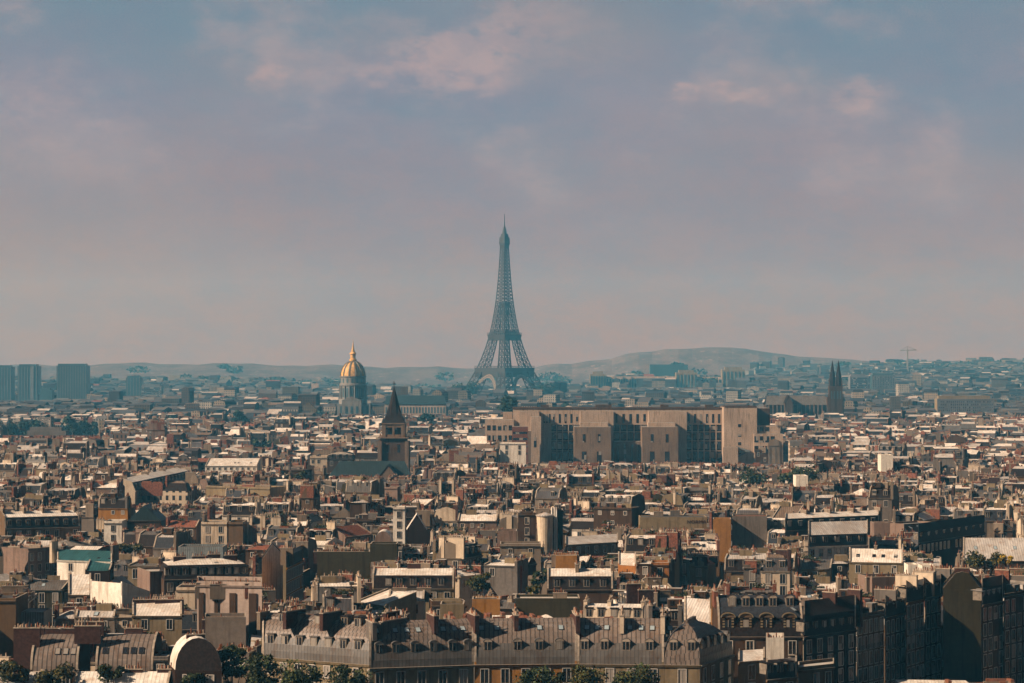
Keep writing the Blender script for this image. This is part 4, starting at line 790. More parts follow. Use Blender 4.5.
# ------------------------------------------------------------------ landmarks
def eiffel():
    Y = 4060.; p = at(504.5, 400, Y); cx = p.x; g = 5
    t = Thing('iron_lattice_tower', (cx, Y, g), 'huge dark iron lattice tower tapering to a needle above the hazy city', 'tower')
    rot = R(46)
    def T(x, y, z): return (cx+x*math.cos(rot)-y*math.sin(rot), Y+x*math.sin(rot)+y*math.cos(rot), g+z)
    prof = [(0, 62.4, 25), (20, 51, 22), (40, 41.5, 18.5), (57, 34.5, 16), (75, 28.5, 13.8), (95, 23, 12), (115, 18.6, 10.5), (135, 15.2, 9.6), (155, 12.5, 8.8), (180, 9.9, 9.9), (205, 8.0, 8), (230, 6.6, 6.6), (255, 5.4, 5.4), (276, 4.7, 4.7)]
    def at_h(h):
        for (a, wa, la), (b, wb, lb) in zip(prof, prof[1:]):
            if h <= b: k = (h-a)/(b-a); return wa+(wb-wa)*k, la+(lb-la)*k
        return prof[-1][1:]
    def lattice(b, c0, c1, n0, th):
        for i in range(4):
            j = (i+1) % 4; b.bar(c0[i], c1[i], th*1.9, 'iron'); b.bar(c0[i], c1[j], th, 'iron'); b.bar(c0[j], c1[i], th, 'iron'); b.bar(c1[i], c1[j], th*1.1, 'iron')
            m0 = (Vector(c0[i])+Vector(c0[j]))/2; m1 = (Vector(c1[i])+Vector(c1[j]))/2; b.bar(m0, m1, th, 'iron')
    for sx in (-1, 1):
        for sy in (-1, 1):
            b = MB(); hs = [0, 9, 18, 27, 36, 45, 57, 66, 75, 85, 95, 105, 115, 124, 133, 142, 150, 158, 166, 174]
            for a, c in zip(hs, hs[1:]):
                def cor(h):
                    w_, l_ = at_h(h); i_ = max(w_-l_, .15); return [T(sx*x, sy*y, h) for x, y in ((w_, w_), (i_, w_), (i_, i_), (w_, i_))]
                lattice(b, cor(a), cor(c), 1, .95 if a < 115 else .9)
            t.part('leg', b)
    b = MB(); hs = [174+6*i for i in range(18)]
    for a, c in zip(hs, hs[1:]):
        f = lambda h: [T(x*at_h(h)[0], y*at_h(h)[0], h) for x, y in ((-1, -1), (1, -1), (1, 1), (-1, 1))]
        lattice(b, f(a), f(c), 1, .95)
    b.bar(T(0, 0, 115), T(0, 0, 276), 3.0, 'iron'); t.part('upper_shaft', b)
    def plat(nm, h0, h1, w0, w1, hole):
        b = MB()
        for i in range(4):
            A = [(-1, -1), (1, -1), (1, 1), (-1, 1)]; x0, y0 = A[i]; x1, y1 = A[(i+1) % 4]
            b.hexa([T(x0*w0, y0*w0, h0), T(x1*w0, y1*w0, h0), T(x1*hole, y1*hole, h0), T(x0*hole, y0*hole, h0)], [T(x0*w1, y0*w1, h1), T(x1*w1, y1*w1, h1), T(x1*hole, y1*hole, h1), T(x0*hole, y0*hole, h1)], 'iron')
            for k in range(22):
                u = k/21; b.bar(T(w1*(x0+(x1-x0)*u), w1*(y0+(y1-y0)*u), h1), T(w1*(x0+(x1-x0)*u), w1*(y0+(y1-y0)*u), h1+2.6), .5, 'iron')
            b.bar(T(w1*x0, w1*y0, h1+2.7), T(w1*x1, w1*y1, h1+2.7), .8, 'iron')
        t.part(nm, b)
    plat('first_platform', 45, 61, 36, 36.5, 17); plat('second_platform', 108, 118, 19.5, 21, 4); plat('second_platform_deck', 119.8, 122, 16, 16.5, 3)
    b = MB(); b.hexa(*[[T(x*w_, y*w_, h) for x, y in ((-1, -1), (1, -1), (1, 1), (-1, 1))] for w_, h in ((4.8, 266), (6.6, 275))], 'iron'); b.hexa(*[[T(x*w_, y*w_, h) for x, y in ((-1, -1), (1, -1), (1, 1), (-1, 1))] for w_, h in ((6.6, 275.1), (6.2, 285))], 'iron')
    b.hexa(*[[T(x*w_, y*w_, h) for x, y in ((-1, -1), (1, -1), (1, 1), (-1, 1))] for w_, h in ((5., 285.1), (4.4, 291))], 'iron'); c = T(0, 0, 0); b.lathe(c[0], c[1], [(4., g+291), (3.2, g+297), (2, g+302), (1.5, g+304)], 10, 'iron'); t.part('summit_cabin', b)
    b = MB(); b.bar(T(0, 0, 300), T(0, 0, 312), 2.2, 'iron', 1.5); b.bar(T(0, 0, 312), T(0, 0, 325), 1.3, 'iron', .8); t.part('antenna', b)
    for i in range(4):                                                           # the great arches
        b = MB(); A = [(-1, -1), (1, -1), (1, 1), (-1, 1)]; x0, y0 = A[i]; x1, y1 = A[(i+1) % 4]; N = 20; pr = None
        for k in range(N+1):
            a = math.pi*k/N; u = .5-.5*math.cos(a)*.60; z1 = 11+math.sin(a)*38; z2 = 11+math.sin(a)*33.5; u2 = .5-.5*math.cos(a)*.53
            w1 = at_h(z1)[0]; pa = T(w1*(x0+(x1-x0)*u), w1*(y0+(y1-y0)*u), z1); w2 = at_h(z2)[0]; pb = T(w2*(x0+(x1-x0)*u2), w2*(y0+(y1-y0)*u2), z2)
            if pr: b.bar(pr[0], pa, 1.5, 'ironpale'); b.bar(pr[1], pb, 1.5, 'ironpale'); b.bar(pr[0], pb, .8, 'ironpale')
            b.bar(pa, pb, .8, 'ironpale'); pr = (pa, pb)
        t.part('arch', b)
    for sx in (-1, 1):
        for sy in (-1, 1): b = MB(); b.hexa([T(sx*a_, sy*b_, -6) for a_, b_ in ((64, 64), (36, 64), (36, 36), (64, 36))], [T(sx*a_, sy*b_, 5) for a_, b_ in ((63, 63), (37, 63), (37, 37), (63, 37))], 'wall_stone'); t.part('masonry_pier', b)
    MARKS.append((507, 380, 'the lattice tower')); protect(476, 534, 388, 3990); KEEP.append([(cx-95, Y-95), (cx+95, Y-95), (cx+95, Y+95), (cx-95, Y+95)])
eiffel()

def lm(name, px, Y, label, cat, phrase=None):
    p = at(px, 400, Y); t = Thing(name, (p.x, Y, 0), label, cat); 
    if phrase: MARKS.append((px, 400, phrase))
    return t, p.x, F/Y
def dome():
    Y = 2700.; t, cx, k = lm('domed_church', 353, Y, 'pale stone church crowned by a ribbed golden dome, lantern and spire', 'church', 'the golden dome'); z = lambda py: at(353, py, Y).z
    b = MB(); b.box(cx-21, cx+21, Y-21, Y+21, 0, z(404), 'wall_domestone', 'teal_slate'); b.box(cx-11, cx+11, Y-24, Y-21, 0, z(400), 'wall_domestone')
    b.poly([(cx-11, Y-24.2, z(400)), (cx+11, Y-24.2, z(400)), (cx, Y-24.2, z(396))], 'wall_domestone')
    for r, (z0, z1) in enumerate(((z(424), z(417)), (z(413), z(406)))):
        for i in range(7):
            x = cx-18+6*i; b.poly([(x-1.2, Y-24.3 if abs(x-cx) < 11 else Y-21.1, z0), (x+1.2, Y-24.3 if abs(x-cx) < 11 else Y-21.1, z0), (x+1.2, Y-24.3 if abs(x-cx) < 11 else Y-21.1, z1), (x-1.2, Y-24.3 if abs(x-cx) < 11 else Y-21.1, z1)], 'tower_glass')
    t.part('wall', b)
    b = MB(); b.lathe(cx, Y, [(16.2, z(404)), (16.2, z(399)), (14.6, z(398.5)), (14.6, z(386)), (15.6, z(385.6)), (15.6, z(384)), (14.6, z(383.6)), (14.6, z(377.5)), (15.4, z(377)), (15.4, z(376))], 32, 'wall_domestone')
    for i in range(16):
        a = 2*math.pi*(i+.5)/16; x, y = cx+15.2*math.cos(a), Y+15.2*math.sin(a); b.lathe(x, y, [(.75, z(398.6)), (.7, z(386))], 8, 'wall_domestone')
        a2 = 2*math.pi*i/16; c0 = Vector((math.cos(a2), math.sin(a2), 0)); tn = Vector((-c0.y, c0.x, 0))
        for rr, za, zb in ((14.65, z(397), z(388)), (14.65, z(382.8), z(378.5))):
            o = Vector((cx, Y, 0))+c0*(rr+.12); b.poly([(*(o-tn*1.0).xy, za), (*(o+tn*1.0).xy, za), (*(o+tn*1.0).xy, zb), (*(o-tn*1.0).xy, zb)], 'tower_glass')
    t.part('drum', b)
    b = MB(); zz0, zz1 = z(376), z(361); pr = [(14.0*math.cos(a)**1.0 if a < 1.5 else 0, zz0+(zz1-zz0)*math.sin(a)) for a in [i*math.pi/2/12*.93 for i in range(13)]]; b.lathe(cx, Y, pr, 48, 'gold')
    for i in range(12):
        a = 2*math.pi*(i+.5)/12
        for (r0, z0), (r1, z1) in zip(pr, pr[1:]): b.bar((cx+r0*math.cos(a), Y+r0*math.sin(a), z0), (cx+r1*math.cos(a), Y+r1*math.sin(a), z1), 1.5, 'leadgold')
    t.part('dome', b)
    b = MB(); zb = zz1; b.lathe(cx, Y, [(4.2, zb-1), (4.4, z(359.5)), (3.6, z(359)), (3., z(358.8)), (3., z(354.5)), (4., z(354.2)), (3.9, z(353.4)), (2.4, z(352))], 12, 'gold'); t.part('lantern', b)
    b = MB(); b.lathe(cx, Y, [(2.3, z(352)), (.9, z(346.5)), (.25, z(341.5))], 8, 'gold'); b.bar((cx, Y, z(342)), (cx, Y, z(339.5)), .4, 'gold'); t.part('spire', b)
    # long nave range beside it
    t, x2, k = lm('long_hall', 412, Y+60, 'long low hall with dark blue-green pitched roof right of the golden domed church', 'hall'); xa, xb = at(385, 400, Y+60).x, at(446, 400, Y+60).x; z = lambda py: at(400, py, Y+60).z
    b = MB(); b.box(xa, xb, Y+50, Y+74, 0, z(404), 'wall_palestone')
    for i in range(20): x = xa+2+(xb-xa-4)*i/19; b.poly([(x-.8, Y+49.8, z(413)), (x+.8, Y+49.8, z(413)), (x+.8, Y+49.8, z(407)), (x-.8, Y+49.8, z(407))], 'tower_glass')
    t.part('wall', b); b = MB(); Z0, Z1 = z(404)+.02, z(395.5); b.poly([(xa, Y+49, Z0), (xb, Y+49, Z0), (xb-2, Y+62, Z1), (xa+2, Y+62, Z1)], 'teal_slate'); b.poly([(xb, Y+75, Z0), (xa, Y+75, Z0), (xa+2, Y+62, Z1), (xb-2, Y+62, Z1)], 'teal_slate'); b.poly([(xa, Y+75, Z0), (xa, Y+49, Z0), (xa+2, Y+62, Z1)], 'teal_slate'); b.poly([(xb, Y+49, Z0), (xb, Y+75, Z0), (xb-2, Y+62, Z1)], 'teal_slate'); t.part('roof', b)
    protect(338, 446, 414, Y-25)
    KEEP.append([(cx-30, Y-30), (xb+5, Y-30), (xb+5, Y+80), (cx-30, Y+80)])
dome()

def abbey():
    Y = 1190.; t, cx, k = lm('church_tower', 394, Y, 'square brown stone church tower with arched belfry and tall dark pointed spire', 'church tower', 'the dark pointed spire'); z = lambda py: at(394, py, Y).z
    h = 6.6; b = MB(); b.box(cx-h, cx+h, Y-h, Y+h, 0, z(438), 'wall_darkstone')
    for sx in (-1, 1):
        for sy in (-1, 1): x, y = cx+sx*(h+.2), Y+sy*(h+.2); b.box(x-1, x+1, y-1, y+1, 0, z(441), 'wall_stone')
    for s in (-.45, .45): b.poly([(cx+s*6-.7, Y-h-.05, z(452)), (cx+s*6+.7, Y-h-.05, z(452)), (cx+s*6+.7, Y-h-.05, z(444)), (cx+s*6-.7, Y-h-.05, z(444))], 'glass')
    b.box(cx-h-1.1, cx+h+1.1, Y-h-1.1, Y+h+1.1, z(438)+.01, z(436.8), 'wall_stone'); t.part('tower_wall', b)
    h = 5.6; b = MB(); zb, zt = z(436.8), z(424); q = (zt-zb)
    b.box(cx-h+.9, cx+h-.9, Y-h+.9, Y+h-.9, zb, zt-1, 'glass')
    for sx in (-1, 1):
        for sy in (-1, 1): x, y = cx+sx*(h-.8), Y+sy*(h-.8); b.box(x-.95, x+.95, y-.95, y+.95, zb, zt, 'wall_stone')
    for sy in (-1, 1):
        for x in (0,): b.box(cx-.5, cx+.5, Y+sy*h-(.8 if sy > 0 else 0), Y+sy*h+(.8 if sy < 0 else 0), zb, zt, 'wall_stone'); b.box(Y*0+cx+sy*h-(.8 if sy > 0 else 0), cx+sy*h+(.8 if sy < 0 else 0), Y-.5, Y+.5, zb, zt, 'wall_stone')
    for y in (Y-h+.1, Y+h-.5): b.box(cx-h+.2, cx+h-.2, y, y+.4, zt-1.6, zt, 'wall_stone'); b.box(cx-h+.2, cx+h-.2, y, y+.4, zb, zb+1.3, 'wall_stone')
    b.box(cx-h-.35, cx+h+.35, Y-h-.35, Y+h+.35, zt+.01, zt+.6, 'wall_stone'); t.part('belfry', b)
    b = MB(); z0, z1 = z(424)+.6, z(386.5)
    b.lathe(cx, Y, [(5.5*1.414, z0), (3.6*1.3, z0+5), (.1, z0+14)], 4, 'slate', ang0=math.pi/4); b.lathe(cx, Y, [(4.9, z0+.5), (4.5, z0+3), (.15, z1)], 8, 'slate', ang0=math.pi/8); t.part('spire', b)
    b = MB(); b.bar((cx, Y, z1-.5), (cx, Y, z(381)), .3, 'darkmetal'); b.bar((cx-.8, Y, z(383.2)), (cx+.8, Y, z(383.2)), .25, 'darkmetal'); t.part('cross', b)
    # nave and choir in front
    t, _, _ = lm('church_nave', 365, 1160, 'blue-green slate church roofs with crossing gable, directly below the pointed spire', 'church'); Yn = 1160.; z = lambda py: at(365, py, Yn).z
    b = MB(); rf = MB(); X = lambda p: at(p, 460, Yn).x
    b.box(X(331), X(410), Yn, Yn+12, 0, z(477), 'wall_stone'); b.box(X(378), X(400), Yn-9, Yn+1, 0, z(479), 'wall_stone'); b.box(X(334), X(372), Yn-6, Yn-.1, 0, z(482), 'wall_stone')
    Z0, Z1 = z(477)+.02, z(461.5)
    rf.poly([(X(328), Yn-.6, Z0), (X(411), Yn-.6, Z0), (X(404), Yn+6, Z1), (X(339), Yn+6, Z1)], 'teal_slate'); rf.poly([(X(411), Yn+12.5, Z0), (X(328), Yn+12.5, Z0), (X(339), Yn+6, Z1), (X(404), Yn+6, Z1)], 'teal_slate')
    rf.poly([(X(328), Yn+12.5, Z0), (X(328), Yn-.6, Z0), (X(339), Yn+6, Z1)], 'teal_slate'); rf.poly([(X(411), Yn-.6, Z0), (X(411), Yn+12.5, Z0), (X(404), Yn+6, Z1)], 'teal_slate')
    Z0b = z(479)+.02; Zr = z(464); xm = X(389); rf.poly([(X(377), Yn-9.4, Z0b), (xm, Yn-9.4, Zr), (xm, Yn+5, Zr), (X(377), Yn+5, Z0b)][::-1], 'teal_slate'); rf.poly([(X(401), Yn-9.4, Z0b), (xm, Yn-9.4, Zr), (xm, Yn+5, Zr), (X(401), Yn+5, Z0b)], 'teal_slate'); rf.poly([(X(378), Yn-9.1, Z0b), (X(400), Yn-9.1, Z0b), (xm, Yn-9.1, Zr-.2)], 'wall_stone')
    t.part('wall', b); t.part('roof', rf)
    protect(330, 411, 476, Yn-10); protect(380, 408, 462, Y-8); KEEP.append([(X(328), Yn-11), (X(412), Yn-11), (X(412), Yn+50), (X(328), Yn+50)])
abbey()

def faculty():
    Y = 1480.; t, cx, k = lm('faculty_building', 620, Y, 'massive tan stone faculty building with projecting wings and deep shaded recesses', 'institutional building', 'the massive tan faculty building'); z = lambda py: at(600, py, Y).z; X = lambda p, y=Y: at(p, 430, y).x
    top = z(409); b = MB(); g = MB()
    b.box(X(513), X(724), Y, Y+22, 0, top, 'wall_palestone', 'gravel')                                    # the main slab
    b.box(X(513)-.3, X(724)+.3, Y-.4, Y+22.2, top+.01, top+.9, 'wall_darkstone')
    for (a, c, pt, dep) in ((519.5, 539, 411, 7), (580, 613, 411, 7), (648, 686, 411, 7)): b.box(X(a), X(c), Y-dep, Y-.02, 0, z(pt), 'wall_palestone', 'gravel')   # upper blocks
    for (a, c, pt) in ((574, 611, 425), (642, 678, 425)):
        b.box(X(a, Y-24), X(c, Y-24), Y-26, Y-7.03, 0, z(pt+1), 'wall_stone', 'gravel'); b.box(X(a+6, Y-14), X(c-3, Y-14), Y-16, Y-7.05, z(pt+1)+.01, z(pt-3), 'wall_palestone', 'gravel')
    b.box(X(513, Y-20), X(531, Y-20), Y-22, Y-7.04, 0, z(430), 'wall_stone', 'gravel'); b.box(X(531, Y-20), X(541, Y-20), Y-22, Y-.03, 0, z(416), 'wall_palestone', 'gravel')
    t.part('wall', b)
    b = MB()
    for a, c in ((551, 580), (613, 648), (686, 722)): b.box(X(a), X(c), Y-.035, Y-.005, 0, z(424.5), 'wall_darkbrown')  # dark panels over the recesses: the wings' shadow put into the colour
    t.part('recess_shade_panel', b)
    def win(a, c, n, t0, t1, y, w_=.5):
        for i in range(n):
            m = MB(); xa = X(a+(c-a)*(i+.5-w_/2)/n, y); xb = X(a+(c-a)*(i+.5+w_/2)/n, y)
            m.box(xa, xb, y-.12, y-.04, z(t1), z(t0), 'glass'); t.part('window', m)
    for a, c, n in ((551, 580, 5), (613, 648, 5), (686, 722, 6)):
        win(a, c, n, 414, 423, Y, .34)
        for t0, t1 in ((425, 430), (433, 439), (442, 449), (452, 460)): win(a, c, n, t0, t1, Y, .72)
    for a, c in ((574, 611), (642, 678)):
        for x in (a+10, a+25): win(x-1.5, x+1.5, 1, 433, 441, Y-26, .9); win(x-2.5, x+2.5, 1, 450, 461, Y-26, .9)
    win(543, 551, 3, 414, 423, Y-0.02, .5)
    for x in (520, 526, 535): win(x-1.5, x+1.5, 1, 436, 446, Y-22, .8)
    m = MB(); m.box(X(614, Y-8), X(641, Y-8), Y-10, Y-.05, 0, z(441), 'wall_stone', 'gravel'); t.part('entrance_block', m)
    for x in (618, 625, 632, 639): win(x-1.3, x+1.3, 1, 444, 462, Y-10, .95)
    m = MB()
    for x in (545, 600, 608, 665, 710): m.box(X(x)-2.5, X(x)+2.5, Y+4, Y+9, top+.9, top+2.6, 'wall_darkstone')
    t.part('roof_plant', m)
    for a, c, n in ((551, 580, 5), (613, 648, 5), (686, 722, 6)):
        m = MB()
        for i in range(n+1): x = X(a+(c-a)*i/n); m.box(x-.3, x+.3, Y-.55, Y-.14, 0, z(424), 'wall_palestone')
        for p_ in (424, 431.5, 440.5, 450.5): m.box(X(a), X(c), Y-.5, Y-.16, z(p_+.7), z(p_), 'wall_palestone')
        t.part('window_grid', m)
    protect(513, 724, 463, Y-27); KEEP.append([(X(500), Y-30), (X(800), Y-30), (X(800), Y+30), (X(500), Y+30)])
    # blank tower block to its right
    t, _, _ = lm('blank_tower_block', 740, Y-14, 'blank beige tower block with four small dark openings, right end of the faculty', 'tower block', 'the blank beige tower block'); y = Y-14; b = MB()
    b.box(X(724, y), X(757, y), y, y+26, 0, z(407), 'wall_palestone', 'gravel'); b.box(X(756, y+8), X(770, y+8), y+8, y+26, 0, z(408), 'wall_darkstone', 'gravel'); b.box(X(723, y-6), X(738, y-6), y-6, y-.03, 0, z(446), 'wall_palestone', 'gravel'); b.box(X(723), X(757, y), y-.2, y+26.2, z(407)+.01, z(407)+.7, 'wall_darkstone'); t.part('wall', b)
    for p_ in (425, 434.5, 443, 452): m = MB(); m.box(X(738, y), X(741, y), y-.1, y-.03, z(p_+1.5), z(p_-1.5), 'glass'); t.part('window', m)
    m = MB()
    for (a0, b0, a1, b1) in ((736, 446, 748, 450), (748, 450, 737, 456)): m.bar((X(a0, y-1), y-1.5, z(b0)), (X(a1, y-1), y-1.5, z(b1)), 1.0, 'corrugated')
    m.box(X(745, y), X(749, y), y-2.6, y-.2, z(451), z(449), 'corrugated'); t.part('outside_stair', m)
    protect(724, 757, 464, y-8)
    t, _, _ = lm('window_block', 775, Y-16, 'beige block with three rows of square dark windows, lower right wing of the tower block', 'office block'); y = Y-16; b = MB()
    b.box(X(754, y), X(783, y), y, y+18, 0, z(433), 'wall_palestone', 'gravel'); b.box(X(755, y+5), X(780, y+5), y+4, y+18, z(433)+.01, z(425), 'wall_palestone', 'gravel'); b.box(X(775, y+8), X(780, y+8), y+3, y+8, z(425)+.01, z(421), 'wall_palestone'); t.part('wall', b)
    for r, (t0, t1, n, yy) in enumerate(((426.5, 431, 3, y+4), (435.5, 441.5, 4, y), (445, 451, 4, y))):
        for i in range(n): m = MB(); a = 753.5+5.4*i+.8; m.box(X(a, yy), X(a+4, yy), yy-.1, yy-.03, z(t1), z(t0), 'glass'); t.part('window', m)
    protect(754, 783, 464, y-2)
    # left neighbours
    for (a, c, pt, dy, wl, lab, rows) in ((485, 514, 419.5, -8, 'wall_palestone', 'cream stepped block with square dark windows at the left end of the faculty', ((425, 430), (435, 441))), (503, 531, 412.5, 8, 'wall_palestone', 'plain pale upper block rising behind the left wing of the faculty', ())):
        t, _, _ = lm('office_block', (a+c)/2, Y+dy, lab, 'office block'); b = MB(); y = Y+dy; b.box(X(a, y), X(c, y) if dy < 0 else X(512.5, y), y, y+14, 0, z(pt), wl, 'gravel'); t.part('wall', b)
        for t0, t1 in rows:
            for i in range(5): m = MB(); q = a+2+5.4*i; m.box(X(q, y), X(q+3.4, y), y-.1, y-.03, z(t1), z(t0), 'glass'); t.part('window', m)
    t, _, _ = lm('brick_block', 520, Y-40, 'red-brown brick block with window bands in front of the faculty left wing', 'office block'); y = Y-40; b = MB(); b.box(X(512, y), X(528, y), y, y+12, 0, z(425), 'brick', 'gravel'); t.part('wall', b)
    for p_ in (430, 436, 443, 450): m = MB(); m.box(X(513, y), X(527, y), y-.1, y-.03, z(p_+2), z(p_), 'glass'); t.part('window', m)
    protect(485, 531, 440, y-2)
faculty()

def twin():
    Y = 2300.; t, cx, k = lm('twin_spired_church', 836, Y, 'dark gothic church front with two slender openwork spires above a grey nave', 'church', 'the twin dark spires'); z = lambda py: at(836, py, Y).z; X = lambda p: at(p, 400, Y).x
    for px in (832.4, 838.6):
        b = MB(); x = X(px); b.box(x-3.5, x+3.5, Y-3.5, Y+3.5, 0, z(386), 'wall_darkstone')
        for s in (-1, 1):
            for u in (-1, 1): b.lathe(x+s*2.8, Y+u*2.8, [(.6, z(389)), (.55, z(384)), (.05, z(378))], 6, 'wall_darkstone')
        for s in (-1, 1): b.poly([(x+s*1.3-.6, Y-3.55, z(399)), (x+s*1.3+.6, Y-3.55, z(399)), (x+s*1.3+.6, Y-3.55, z(391)), (x+s*1.3-.6, Y-3.55, z(391))], 'tower_glass')
        b.lathe(x, Y, [(3.9, z(386)), (3.3, z(381)), (.2, z(360.5))], 8, 'slate'); t.part('spire', b)
    b = MB(); b.box(X(827), X(843.5), Y-2.4, Y+12, 0, z(397), 'wall_darkstone'); b.poly([(X(832), Y-2.5, z(397)), (X(839), Y-2.5, z(397)), (X(835.5), Y-2.5, z(391))], 'wall_darkstone')
    for s in (-.5, .5): b.bar((X(835.5)+s*13.5, Y-2, z(412)), (X(835.5)+s*14.5, Y-2, z(394)), 1.4, 'wall_darkstone', .5)
    t.part('front', b)
    b = MB(); b.box(X(766), X(827), Y+2, Y+22, 0, z(405), 'wall_darkstone'); b.box(X(784), X(792), Y-8, Y+1.9, 0, z(403), 'wall_darkstone')
    for i in range(14): x = X(769+4.1*i); b.box(x-.4, x+.4, Y+.2, Y+1.95, 0, z(404.5), 'wall_stone')
    t.part('nave', b); b = MB(); b.poly([(X(765.5), Y+1, z(405)+.03), (X(827), Y+1, z(405)+.03), (X(827), Y+12, z(396)), (X(768), Y+12, z(396))], 'zinc_mid'); b.poly([(X(827), Y+23, z(405)+.03), (X(765.5), Y+23, z(405)+.03), (X(768), Y+12, z(396)), (X(827), Y+12, z(396))], 'zinc_mid')
    b.poly([(X(783.6), Y-8.4, z(403)+.02), (X(788), Y-8.4, z(395)), (X(788), Y+9, z(395)), (X(783.6), Y+9, z(403)+.02)][::-1], 'slate'); b.poly([(X(792.4), Y-8.4, z(403)+.02), (X(788), Y-8.4, z(395)), (X(788), Y+9, z(395)), (X(792.4), Y+9, z(403)+.02)], 'slate'); b.poly([(X(784), Y-8.1, z(403)), (X(792), Y-8.1, z(403)), (X(788), Y-8.1, z(395.3))], 'wall_darkstone'); t.part('roof', b)
    protect(766, 845, 411, Y-9); KEEP.append([(X(764), Y-10), (X(846), Y-10), (X(846), Y+26), (X(764), Y+26)])
twin()

def slab(name, px0, px1, ptop, Y, dep, label, cat='tower block', wall='tower_glass', strips=0, side=0, bands=0, phrase=None, bot=None, z0=None):
    t, cx, k = lm(name, (px0+px1)/2, Y, label, cat, phrase); z = at((px0+px1)/2, ptop, Y).z; a, b_ = at(px0, 380, Y).x, at(px1, 380, Y).x; b = MB()
    t.o.location.z = 0; b.box(a, b_, Y, Y+dep, -2, z, wall, 'gravel'); b.box(a+2, b_-4, Y+2, Y+dep-2, z+.01, z+3, wall); t.part('wall', b)
    if strips:
        b = MB()
        for i in range(strips): x = a+(b_-a)*(i+.5)/strips; b.box(x-.7, x+.7, Y-.6, Y-.03, -1, z-.5, 'tower_pale')
        t.part('facade_ribs', b)
    if bands:
        b = MB(); n = bands
        for i in range(n): zz = z-3-(i)*3.2; b.box(a+1, b_-1, Y-.5, Y-.03, zz-1.3, zz, 'glass')
        t.part('window_bands', b)
    if side: b = MB(); x = a+(b_-a)*side; b.box(x-2.5, x+2.5, Y-.9, Y-.62, -1, z, 'tower_pale'); t.part('pale_strip', b)
    if bot: protect(px0, px1, bot, Y-2)
    KEEP.append([(a-2, Y-3), (b_+2, Y-3), (b_+2, Y+dep+3), (a-2, Y+dep+3)])
TB = 'towers on the left skyline'
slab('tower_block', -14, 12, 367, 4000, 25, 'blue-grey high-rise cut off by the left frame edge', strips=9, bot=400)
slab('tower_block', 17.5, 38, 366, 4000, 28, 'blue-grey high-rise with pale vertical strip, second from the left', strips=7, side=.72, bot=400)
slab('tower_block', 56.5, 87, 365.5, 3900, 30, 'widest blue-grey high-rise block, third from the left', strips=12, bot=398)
slab('low_block', 39.5, 52, 390, 3800, 20, 'small dark blue-grey block between the second and widest high-rises', 'office block', bot=399)
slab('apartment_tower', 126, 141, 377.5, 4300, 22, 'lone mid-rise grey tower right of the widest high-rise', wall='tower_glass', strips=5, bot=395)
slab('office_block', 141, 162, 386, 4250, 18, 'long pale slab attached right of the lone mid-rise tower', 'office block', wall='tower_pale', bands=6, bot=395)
slab('office_block', 27, 40, 415, 2800, 14, 'pale slab with window bands before the left high-rises', 'office block', wall='tower_pale', bands=3)
slab('institution_building', 937, 994, 398.5, 2600, 16, 'long pale terrace with reddish roofline and dense windows near the right edge', 'institutional building', wall='wall_sandy', strips=28, bands=4, bot=411, phrase='the long pale terrace')
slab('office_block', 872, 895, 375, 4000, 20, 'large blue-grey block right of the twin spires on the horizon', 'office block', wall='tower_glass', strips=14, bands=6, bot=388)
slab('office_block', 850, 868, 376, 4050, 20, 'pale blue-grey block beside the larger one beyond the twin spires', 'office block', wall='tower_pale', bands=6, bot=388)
slab('flat_block', 27, 66, 431, 1900, 14, 'low flat white-roofed shed under the left trees', 'shed', wall='wall_grey')
def palace():
    Y = 4700.; t, cx, k = lm('palace', 670, Y, 'hazy pale palace with colonnaded pavilions and low curved wings on the rise', 'palace', 'the hazy palace'); z = lambda py: at(670, py, Y).z; X = lambda p: at(p, 380, Y).x
    for a, c, pt in ((676, 697, 372.5), (722, 745, 369.5), (590, 606, 374)):
        b = MB(); b.box(X(a), X(c), Y, Y+26, 10, z(pt), 'wall_sandy', 'gravel'); b.box(X(a+3), X(c-3), Y+3, Y+20, z(pt)+.01, z(pt-2.5), 'wall_sandy')
        for i in range(6): x = X(a+(c-a)*(i+.5)/6); b.box(x-1.3, x+1.3, Y-.9, Y-.04, 20, z(pt+2), 'tower_glass')
        t.part('pavilion', b)
    for a, c, pt in ((606, 676, 376.5), (697, 722, 377)):
        b = MB(); n = 8
        for i in range(n):
            u0, u1 = i/n, (i+1)/n; yy = Y+40*math.sin(math.pi*(u0+u1)/2); x0, x1 = X(a+(c-a)*u0), X(a+(c-a)*u1); b.box(x0, x1, yy, yy+16, 8, z(pt), 'wall_palestone', 'zinc_mid')
            for j in range(3): x = x0+(x1-x0)*(j+.5)/3; b.box(x-1.1, x+1.1, yy-.8, yy-.04, 20, z(pt+2.5), 'tower_glass')
        t.part('wing', b)
    protect(590, 745, 387, Y-3)
    t, cx, k = lm('long_block', 668, 5000, 'flat dark blue-green block on the skyline just above the hazy palace', 'office block'); b = MB(); X2 = lambda p: at(p, 380, 5000).x; b.box(X2(650), X2(688), 5000, 5030, 10, at(600, 364.5, 5000).z, 'tower_glass'); t.part('wall', b)
palace()
